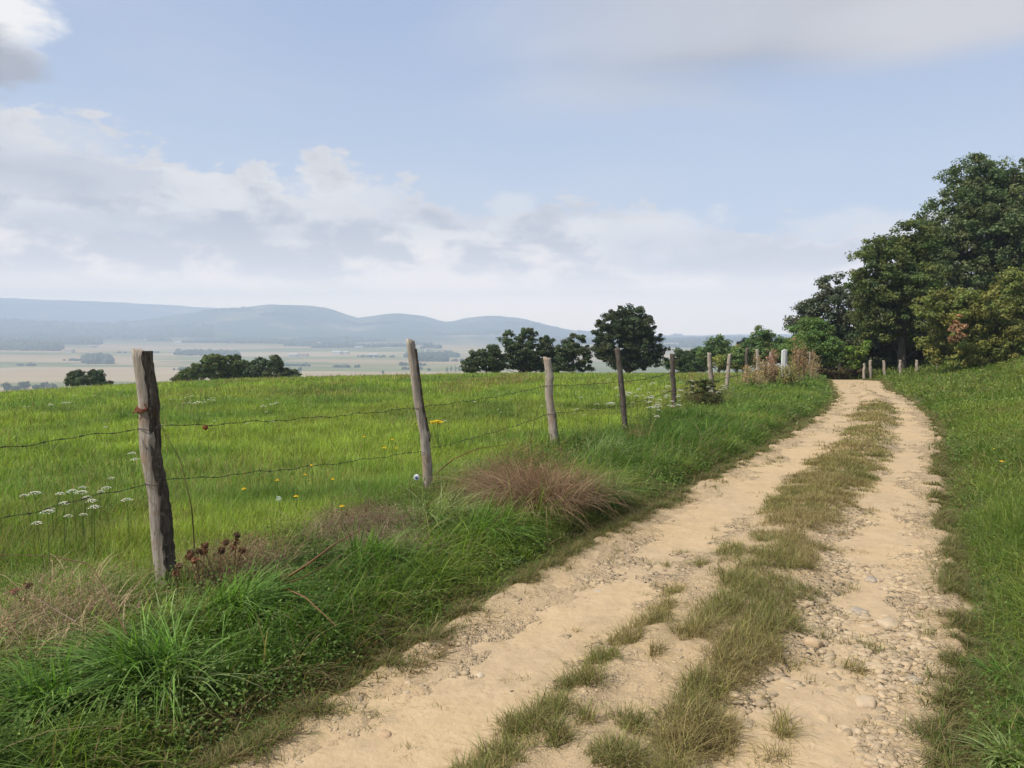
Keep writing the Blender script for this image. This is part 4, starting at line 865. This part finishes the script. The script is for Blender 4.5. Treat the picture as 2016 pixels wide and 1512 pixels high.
# ------------------------------------------------------------------ flowers
def umbel(dia, hgt, seed):
    g = np.random.default_rng(seed); st = TB(); d = np.array([g.normal(0, .1), g.normal(0, .1), 0])*hgt; topp = np.array([d[0], d[1], hgt])
    st.tube(bez((0, 0, -.03), (0, 0, hgt*.6), topp-[0, 0, dia*.18], 7), np.linspace(.0028, .0016, 7), 5, (.10, .16, .05))
    fl = Bag(); n = 26; a = np.arange(n)*2.4; rr = np.sqrt((np.arange(n)+.5)/n)*dia/2
    Cn = np.stack([rr*np.cos(a), rr*np.sin(a), -.9*rr**2/dia+g.normal(0, .001, n)], -1)+topp
    for c_ in Cn: st.tube([topp-[0, 0, dia*.18], c_], .0009, 3, (.12, .18, .06))
    fl.add(*leaves(Cn, 9, np.full(n, dia*.075), dia*.045, np.array([.82, .83, .78]), g, .35, 2.5)); return st, fl
protos = []
for q in range(4):
    st, fl = umbel(.062+.010*q, .34+.05*q, q+900); protos.append((st, fl))
pm = []
def flower(p, q, scale, label, group, parts=True):
    if not pm:
        for st, fl in protos:
            e = empty('white_wildflower', (0, 0, 0)); e['category'] = 'flower'; st.build('stem', GRASS, e); fl.build('flower_head', PETAL, e); pm.append([e, False])
    e, used = pm[q]
    if not used: o = e; pm[q][1] = True
    else: o = copy_tree(e)
    o.location = p; o.scale = (scale,)*3; o.rotation_euler = (0, 0, random.uniform(0, 6.28)); tag(o, label, 'flower', group); return o
def put_flower(u, v, q, sc, label, group):
    hh = (.34+.05*q)*sc; p = hit(u, v, hh); p[2] = float(H(p[0], p[1])); flower(tuple(p), q, sc, label, group)
for i_, (u, v) in enumerate([(211, 940), (167, 955), (211, 957), (160, 967), (195, 967), (161, 976), (178, 983), (72, 966), (104, 998), (106, 970), (183, 995), (93, 1005), (125, 1015), (82, 1028), (124, 988), (147, 964), (166, 1012), (60, 972), (252, 980)]):
    put_flower(u, v, i_ % 4, 1.0, 'white flat-topped wildflower in the loose patch left of the nearest post', 'white wildflowers left of the nearest post')
for (u, v) in [(262, 890), (264, 902)]: put_flower(u, v, 2, 1.0, 'white flat-topped wildflower of the pair touching the nearest post\'s left side', 'pair of white flowers beside the nearest post')
for i_, (u, v) in enumerate([(1298, 794), (1302, 806), (1295, 818), (1294, 800)]): put_flower(u, v, i_ % 4, 1.15, 'large white flower head between the fourth and fifth posts', 'large white flowers between fourth and fifth posts')
g = random.Random(3)
for i_ in range(75):
    u = g.choice([g.gauss(1240, 45), g.gauss(1290, 35), g.gauss(1370, 40)]); v = g.uniform(745, 800) if u < 1340 else g.uniform(748, 778)
    put_flower(u, v, g.randrange(4), g.uniform(1.0, 1.5), 'white speck of wildflower in the drift behind the fourth to eighth posts', 'drift of white wildflowers near the crest')
for i_ in range(34):
    u = g.choice([g.gauss(385, 25), g.gauss(400, 30), g.gauss(535, 12), g.gauss(175, 60)]); v = {True: g.uniform(776, 796), False: g.uniform(785, 830)}[u < 460]
    put_flower(u, v, g.randrange(4), g.uniform(.8, 1.2), 'small white wildflower in the middle of the meadow behind the nearest post', 'white wildflowers in the mid meadow')
for i_ in range(40):
    put_flower(g.uniform(0, 1180), g.uniform(762, 840), g.randrange(4), g.uniform(.55, .9), 'tiny white wildflower dotted singly across the far meadow', 'white wildflowers dotted over the meadow')
def yellow(p, dia, hgt, label, group, n=1, seed=0, spread=.0):
    g = np.random.default_rng(seed); e = empty('yellow_wildflower', tuple(p), label, 'flower', group); st = TB(); fl = Bag()
    for q in range(n):
        t_ = np.array([g.normal(0, spread), g.normal(0, spread), hgt+g.normal(0, spread*.35)]); st.tube(bez((0, 0, -.03), (t_[0]*.3, t_[1]*.3, hgt*.6), t_, 6), .0022, 5, (.12, .19, .05))
        m_ = 16; a = np.arange(m_)*2*np.pi/m_; V = [t_+[0, 0, .006]]; 
        for j in range(m_): V.append(t_+np.array([math.cos(a[j]), math.sin(a[j]), 0])*dia/2*(1 if j % 2 else .72)+[0, 0, g.normal(.004, .003)])
        V = np.array(V); T = np.array([[0, 1+j, 1+(j+1) % m_] for j in range(m_)]); fl.add(V, [], T, np.tile(np.array([.80, .55, .02]), (len(V), 1)))
        V2 = V.copy(); V2[:, 2] += .008; V2[1:, :2] = t_[:2]+(V2[1:, :2]-t_[:2])*.5; fl.add(V2, [], T, np.tile(np.array([.72, .42, .015]), (len(V2), 1)))
    st.build('stem', GRASS, e); fl.build('flower_head', PETAL, e); return e
for i_, (u, v, dia, hg, lb) in enumerate([
    (480, 963, .05, .26, 'yellow daisy-like flower farthest left, right of the nearest post'), (546, 946, .045, .26, 'yellow flower next right of the farthest-left yellow one'), (583, 978, .05, .24, 'low yellow flower below the middle group'),
    (614, 917, .05, .30, 'highest yellow flower of the middle group'), (601, 935, .045, .28, 'yellow flower just below the highest one'), (655, 944, .04, .26, 'yellow flower at right of the middle group'), (673, 998, .05, .24, 'yellow flower lowest in the meadow left of the second post'),
    (757, 882, .07, .34, 'yellow flower nearest the second post on its left'), (773, 866, .06, .34, 'small yellow flower above its neighbour left of the second post'), (780, 883, .05, .32, 'small yellow flower almost touching the second post'),
    (717, 860, .05, .32, 'lone small yellow flower high in the meadow between posts'), (1973, 909, .07, .28, 'single bright yellow flower on the right-hand bank'), (1957, 884, .03, .25, 'tiny yellow bud above the bright flower on the bank')]):
    p = hit(u, v, hg); p[2] = float(H(p[0], p[1])); yellow(p, dia, hg, lb, 'yellow flowers in the grass', 1, i_)
for (u, v, n, lb, sd_) in [(862, 832, 9, 'dense yellow ragwort clump right of the second post', 50), (838, 838, 6, 'smaller yellow ragwort clump touching the second post', 51)]:
    p = hit(u, v, .42); p[2] = float(H(p[0], p[1])); yellow(p, .09, .42, lb, 'yellow ragwort by the second post', n, sd_, .07)
p = hit(549, 984, .26); p[2] = float(H(p[0], p[1]))
e = empty('seed_clock', tuple(p), 'round grey-white dandelion seed head among the yellow flowers', 'flower'); st = TB(); st.tube([(0, 0, -.02), (.01, 0, .14), (0, 0, .26)], .0025, 5, (.16, .2, .07)); st.build('stem', GRASS, e)
g = np.random.default_rng(1); fl = Bag(); fl.add(*leaves(np.array([[0, 0, .27]]), 160, np.array([.028]), .004, np.array([.7, .7, .66]), g, 1)); fl.build('seed_head', PETAL, e)

# ------------------------------------------------------------------ dry weeds and tussocks
def stems_mesh(n, L, wd, cols, g, rootr, aim=None, aimk=1.0, bend=(.3, 1.2), segs=6, seeds=False, updev=.5):
    a = g.uniform(0, 6.28, n); rr = g.random(n)**.5*rootr; P = np.stack([rr*np.cos(a), rr*np.sin(a), np.full(n, -.02)], -1)
    dr = g.uniform(0, 6.28, n) if aim is None else g.normal(aim, aimk, n)
    c = mixc(cols[0], cols[1], g.random(n))*g.uniform(.45, 1.45, (n, 1))
    return blades(P, L*g.uniform(.5, 1.15, n), np.full(n, wd)*g.uniform(.7, 1.3, n), g.uniform(*bend, n), dr, c, segs, c*1.1, curl=.1)
def plant(name, u, v, label, cat, group, builder, seed):
    p = hit(u, v); p[2] = float(H(p[0], p[1])); e = empty(name, tuple(p), label, cat, group); builder(e, np.random.default_rng(seed), p[1]/F); return e
RED = ((.155, .085, .052), (.38, .265, .16)); STRAW = ((.42, .34, .18), (.30, .22, .12))
def tangle(wpx, hpx, aim, n, cols, fine=True):
    def f(e, g, m):
        b = Bag(); W = wpx*m/2; Hh = hpx*m
        for q in range(16):
            off = np.array([g.normal(0, W*.5), g.normal(0, .26), 0]); k_ = int(n/16*g.uniform(.3, 1.4))
            V, Q, T, Cc = stems_mesh(k_, Hh*1.3*g.uniform(.6, 1.1), .0024, cols, g, .14, aim+g.normal(0, 1.3), 1.2, (.3, 1.6), 6); b.add(V+off, Q, T, Cc)
            V, Q, T, Cc = stems_mesh(k_//2, Hh*1.2, .0055, cols, g, .25, aim+g.normal(0, 1.4), 1.0, (.9, 1.9), 5); b.add(V+off, Q, T, Cc)
        b.build('dry_stems', DRYM, e); b = Bag(); n2 = n//8     # seed specks
        Cn = np.stack([g.normal(0, W*.5, n2), g.normal(0, .25, n2), Hh*g.uniform(.3, .95, n2)], -1)
        b.add(*leaves(Cn, 14, np.full(n2, .07), .0055, np.array(cols[0])*1.15, g, .8)); b.build('seed_heads', DRYM, e)['kind'] = 'stuff'
    return f
G5 = 'heaps of dry reddish grass along the fence'
plant('dry_grass_heap', 1060, 1000, 'big reddish-brown heap of dry grass in front of the third post', 'dry grass', G5, tangle(165, 135, 2.9, 3300, RED), 1)
plant('dry_grass_heap', 985, 975, 'thinner left wing of dry reddish stems beside the big heap', 'dry grass', G5, tangle(110, 85, 3.1, 1100, RED), 2)
plant('dry_grass_heap', 720, 1055, 'low grey-brown heap of dry seed grass before the second post', 'dry grass', G5, tangle(210, 72, 2.9, 3200, ((.17, .115, .08), (.38, .31, .19))), 3)
plant('dry_grass_heap', 470, 1120, 'small brown tangle of dry stalks right of the nearest post', 'dry grass', G5, tangle(170, 70, 1.5, 1400, ((.20, .12, .08), (.36, .28, .16))), 4)
plant('dry_grass_heap', 90, 1235, 'pale brown haze of seed grass at the left edge below the wire', 'dry grass', G5, tangle(260, 100, 1.5, 1300, ((.30, .20, .14), (.36, .32, .16))), 5)
plant('dry_grass_heap', 1395, 800, 'dark brownish bush of dead stems before the sixth post', 'dry grass', G5, tangle(90, 62, 1.6, 1300, ((.13, .09, .05), (.22, .20, .09))), 6)
plant('dry_grass_heap', 1265, 862, 'brownish patch of dry grass right of the fourth post', 'dry grass', G5, tangle(70, 30, 1.5, 600, RED), 7)
def bush_leaves(wpx, hpx, n, colr, sz):
    def f(e, g, m):
        W = wpx*m/2; Hh = hpx*m; b = Bag(); Cn = np.stack([g.normal(0, W*.45, n), g.normal(0, W*.35, n), Hh*g.random(n)**.8], -1)
        b.add(*leaves(Cn, 24, np.full(n, W*.13), sz*m, np.array(colr), g)); b.build('foliage', LEAF, e); t = TB()
        for q in range(18): t.tube(bez((g.normal(0, .08), g.normal(0, .08), 0), (Cn[q][0]*.3, Cn[q][1]*.3, Hh*.5), Cn[q], 5), .006, 4, (.15, .1, .06))
        t.build('stems', DRYM, e)
    return f
plant('dock_bush', 1385, 800, 'olive leafy bush with brown tops growing between fifth and sixth posts', 'bush', None, bush_leaves(70, 52, 110, (.085, .11, .035), 2.4), 12)
# tall dead weeds round the white post
def tall_weed(n, hpx, wpx, cols):
    def f(e, g, m):
        t = TB(); b = Bag(); Hh = hpx*m*1.25; W = wpx*m/2; Cn = []
        for q in range(int(n*1.25)):
            o_ = np.array([g.normal(0, W*.45), g.normal(0, .25), 0]); h_ = Hh*g.uniform(.45, 1.0); tp = o_+[g.normal(0, W*.25), g.normal(0, .1), h_]; P = bez(o_-[0, 0, .05], o_+[0, 0, h_*.6], tp, 7)
            c_ = np.array(cols[0])*g.uniform(.7, 1.3); t.tube(P, np.linspace(.012, .005, 7), 4, c_)
            for w_ in range(9):
                s_ = P[int(g.integers(2, 7))]; en = s_+np.array([g.normal(0, .12), g.normal(0, .12), g.uniform(.06, .24)]); t.tube([s_, (s_+en)/2+[0, 0, -.015], en], .004, 3, c_); Cn += [en, (s_+en)/2]
        Cn = np.array(Cn); b.add(*leaves(Cn, 7, np.full(len(Cn), .07), .026, np.array(cols[1])*1.3, g, 1.6)); t.build('stalks', DRYM, e, smooth=False); b.build('seed_heads', DRYM, e)['kind'] = 'stuff'
    return f
G6 = 'tall dead weeds around the white marker post'
for i_, (u, v, n, hp, wp_, lb, cc) in enumerate([
    (1575, 757, 16, 78, 36, 'tallest brown dead weed clump just right of the white post', ((.22, .16, .10), (.26, .17, .09))), (1520, 762, 12, 55, 34, 'reddish-brown dead weeds left of the white post', ((.24, .15, .10), (.28, .17, .11))),
    (1500, 762, 9, 44, 30, 'low tan weeds beside the ninth post', ((.32, .25, .15), (.30, .23, .12))), (1598, 752, 9, 44, 30, 'pale dry stalks at the right end of the weeds', ((.34, .27, .17), (.28, .22, .12))),
    (1550, 765, 12, 40, 36, 'yellow-green weeds at the foot of the white post', ((.20, .20, .09), (.22, .20, .07))), (1475, 768, 8, 34, 34, 'short straw-coloured weeds at the dark eighth post', ((.30, .24, .13), (.30, .24, .12))), (1625, 745, 8, 26, 50, 'low olive weeds where the verge meets the sapling', ((.22, .2, .1), (.24, .22, .1)))]):
    plant('tall_weed', u, v, lb, 'weed', G6, tall_weed(n, hp, wp_, cc), 20+i_)
# long-bladed tussocks
def tussock(wpx, hpx, n, aim, cols, wd=.008, k_=1.1):
    def f(e, g, m):
        b = Bag(); L = hpx*m*1.55
        b.add(*stems_mesh(n, L, wd, cols, g, wpx*m*.27, aim, k_, (.3, 1.7), 7)); b.build('blades', GRASS, e)
    return f
GG = ((.10, .21, .03), (.22, .36, .08)); PG = ((.21, .30, .085), (.34, .40, .17))
G7 = 'long-bladed grass tussocks on the verge'
for i_, (u, v, wp_, hp, n, aim, cc, lb) in enumerate([
    (300, 1345, 260, 130, 520, -2.3, GG, 'largest bright green tussock with long arching blades, lower left'), (350, 1360, 160, 95, 120, -1.3, PG, 'pale drooping long blades at the front of the largest tussock'),
    (345, 1235, 140, 60, 130, 0.4, PG, 'tussock of thin pale blades around the foot of the nearest post'), (90, 1400, 200, 110, 380, -2.0, GG, 'bright green tussock at the lower left corner'), (460, 1210, 170, 90, 260, -.4, GG, 'dark green tussock right of the nearest post'),
    (860, 1035, 180, 80, 300, -.6, PG, 'pale arching tussock below the second post'), (730, 1120, 160, 80, 260, -.9, GG, 'dark tussock under the low dry heap'), (960, 1060, 160, 75, 280, -.8, GG, 'green tussock left below the big reddish heap'),
    (1180, 990, 140, 60, 260, -.7, GG, 'dark green tussock right below the big reddish heap'), (1190, 905, 120, 50, 200, .2, PG, 'pale bent tussock left of the fourth post'), (1330, 880, 120, 45, 220, -.5, GG, 'bright tussock below the fifth post'),
    (1450, 820, 110, 36, 200, -.5, GG, 'smooth green tussock below the dead bush'), (1985, 1500, 120, 60, 90, 3.2, PG, 'pale long-bladed tussock in the lower right corner'), (1965, 1330, 90, 40, 80, 3.0, GG, 'green tussock on the right verge above the corner')]):
    plant('grass_tussock', u, v, lb, 'grass tussock', G7, tussock(wp_, hp, n, aim, cc, .011 if v > 1150 else .009), 40+i_)
# dead thistles right of the nearest post
def thistle(hgt, heads):
    def f(e, g, m):
        t = TB(); b = Bag(); Cn = []
        for q in range(heads):
            tp = np.array([g.normal(0, .08), g.normal(0, .05), hgt*g.uniform(.6, 1.05)]); t.tube(bez((0, 0, -.03), (tp[0]*.2, 0, hgt*.5), tp, 7), np.linspace(.0045, .0025, 7), 5, (.22, .13, .08)); Cn.append(tp)
        t.build('stems', DRYM, e)
        for c_ in Cn:
            b = Bag(); b.add(*leaves(np.array([c_]), 60, np.array([.024]), .011, np.array([.17, .095, .055]), g, .9)); b.build('seed_head', DRYM, e)
    return f
for i_, (u, v, hg, n, lb) in enumerate([(395, 1190, .38, 4, 'dead brown thistle heads leaning by the nearest post'), (350, 1175, .20, 3, 'orange-brown dead thistle heads against the post\'s foot'), (430, 1180, .42, 5, 'dark brown dead thistle right of the nearest post'), (460, 1170, .38, 4, 'dead thistle with dark heads farthest from the nearest post'), (48, 1215, .20, 2, 'grey dead thistle heads at the left edge')]):
    plant('dead_thistle', u, v, lb, 'thistle', 'dead thistles by the nearest post', thistle(hg, n), 70+i_)
# single long stalks
def stalk(name, pts, rad, label, colr=(.24, .13, .07), cat='stalk'):
    P = np.array(pts); c0 = P[0].copy(); t_ = np.linspace(0, 1, 26); tk = np.linspace(0, 1, len(P)); Q_ = np.stack([np.interp(t_, tk, P[:, q]) for q in range(3)], -1)
    for _ in range(2): Q_[1:-1] = (Q_[:-2]+Q_[1:-1]*2+Q_[2:])/4
    tb = TB(); tb.tube(Q_-c0, np.linspace(rad, rad*.35, 26), 6, colr); V = np.concatenate(tb.V); o = mk(name, V, [np.concatenate(tb.Q)], DRYM, col=np.concatenate(tb.C), loc=tuple(c0), smooth=True); return tag(o, label, cat, 'long dead stalks along the fence')
stalk('dead_stalk', [hit(545, 1150), at(600, 1115, 4.4), at(660, 1070, 4.8), at(715, 1040, 5.3)], .008, 'thick reddish stalk lying across the verge grass below the second post')
stalk('dead_stalk', [hit(546, 1152), at(600, 1175, 4.1), at(660, 1230, 3.9)], .005, 'reddish stalk drooping from the fork towards the track')
stalk('dead_stalk', [hit(545, 1152), at(590, 1140, 4.2), at(650, 1108, 4.4)], .005, 'short dark stalk below the thick reddish one', (.14, .08, .05))
stalk('dead_stalk', [hit(385, 1120), at(378, 1000, 5.0), at(355, 905, 5.0), at(318, 842, 5.0)], .005, 'tall olive stalk curving up to the top wire right of the nearest post', (.20, .17, .08))
stalk('dead_stalk', [hit(845, 945), at(890, 905, 7.9), at(940, 883, 8.3), at(1000, 875, 8.8)], .007, 'long reddish stem arching from the second post to the big heap')
stalk('dead_stalk', [at(820, 1010, 7.4), at(812, 985, 7.4), at(806, 950, 7.4), at(816, 925, 7.4)], .005, 'dark twisted twig standing beside the second post', (.08, .06, .045))
stalk('dead_stalk', [at(1040, 890, 10), at(1052, 830, 10), at(1068, 775, 10)], .006, 'thin dark twig rising left of the third post', (.12, .09, .06))
stalk('dead_stalk', [at(250, 1250, 3.6), at(180, 1110, 3.9), at(95, 1095, 4.0), at(0, 1092, 4.1)], .004, 'thin dark bramble stem arching to the left edge', (.16, .10, .06))
stalk('dead_stalk', [at(150, 1225, 3.8), at(100, 1195, 3.9), at(52, 1165, 4.0)], .004, 'grey-brown stalk with head near the left edge', (.24, .18, .13))

# broad-leaved weeds on the crown of the track
def rosette(n, L):
    def f(e, g, m):
        Vs, Qs = [], []; off = 0
        for q in range(n):
            a = q*2.4+g.normal(0, .2); l = L*g.uniform(.6, 1.1); t_ = np.linspace(0, 1, 6); wv = l*.22*np.sin(np.pi*np.clip(t_*.92+.06, 0, 1))
            hx = l*t_; hz = l*(.45*t_-.42*t_**2)*g.uniform(.5, 1.6)+.004
            for s_, zz in ((-1, .012), (0, 0), (1, .012)):
                Vs.append(np.stack([hx*math.cos(a)-s_*wv*math.sin(a), hx*math.sin(a)+s_*wv*math.cos(a), hz+abs(s_)*zz*np.sin(np.pi*t_)+.004*np.sin(t_*20)*abs(s_)], -1))
            i = off+np.arange(5); Qs += [np.stack([i, i+1, i+7, i+6], -1), np.stack([i+6, i+7, i+13, i+12], -1)]; off += 18
        V = np.concatenate(Vs); mk('leaf_rosette', V, [np.concatenate(Qs)], LEAF, e, np.tile(np.array([.085, .125, .055]), (len(V), 1)), smooth=True)
    return f
for i_, (u, v, n, L, lb) in enumerate([(1490, 1298, 7, .07, 'grey-green broad-leaved weed at the right edge of the crown'), (1360, 1468, 9, .08, 'broad-leaved weed at the foot of the photo on the crown'), (1462, 1110, 8, .06, 'small rosette weed in bare dirt beside the crown'), (1240, 1488, 9, .07, 'broad-leaved weed in tuft at the lowest part of crown'), (1010, 1107, 8, .10, 'pale silvery weed on the edge of left verge')]):
    plant('rosette_weed', u, v, lb, 'weed', 'broad-leaved weeds on the track', rosette(n, L), 90+i_)

# ------------------------------------------------------------------ haze
V, Q = box((0, 0, 125), (13800, 13800, 376)); hz, kk = mat('haze_air')
pv = kk.n('ShaderNodeVolumePrincipled', {'Color': (.64, .775, 1.0, 1), 'Density': 3.9e-4, 'Anisotropy': 0.0})
kk.n('ShaderNodeOutputMaterial', {'Volume': pv.outputs[0]})
tag(mk('haze', V, [Q], hz), kind='stuff')
for o in list(C.objects):
    if o.name.startswith('white_wildflower') and not o.parent and 'label' not in o: bpy.data.objects.remove(o)
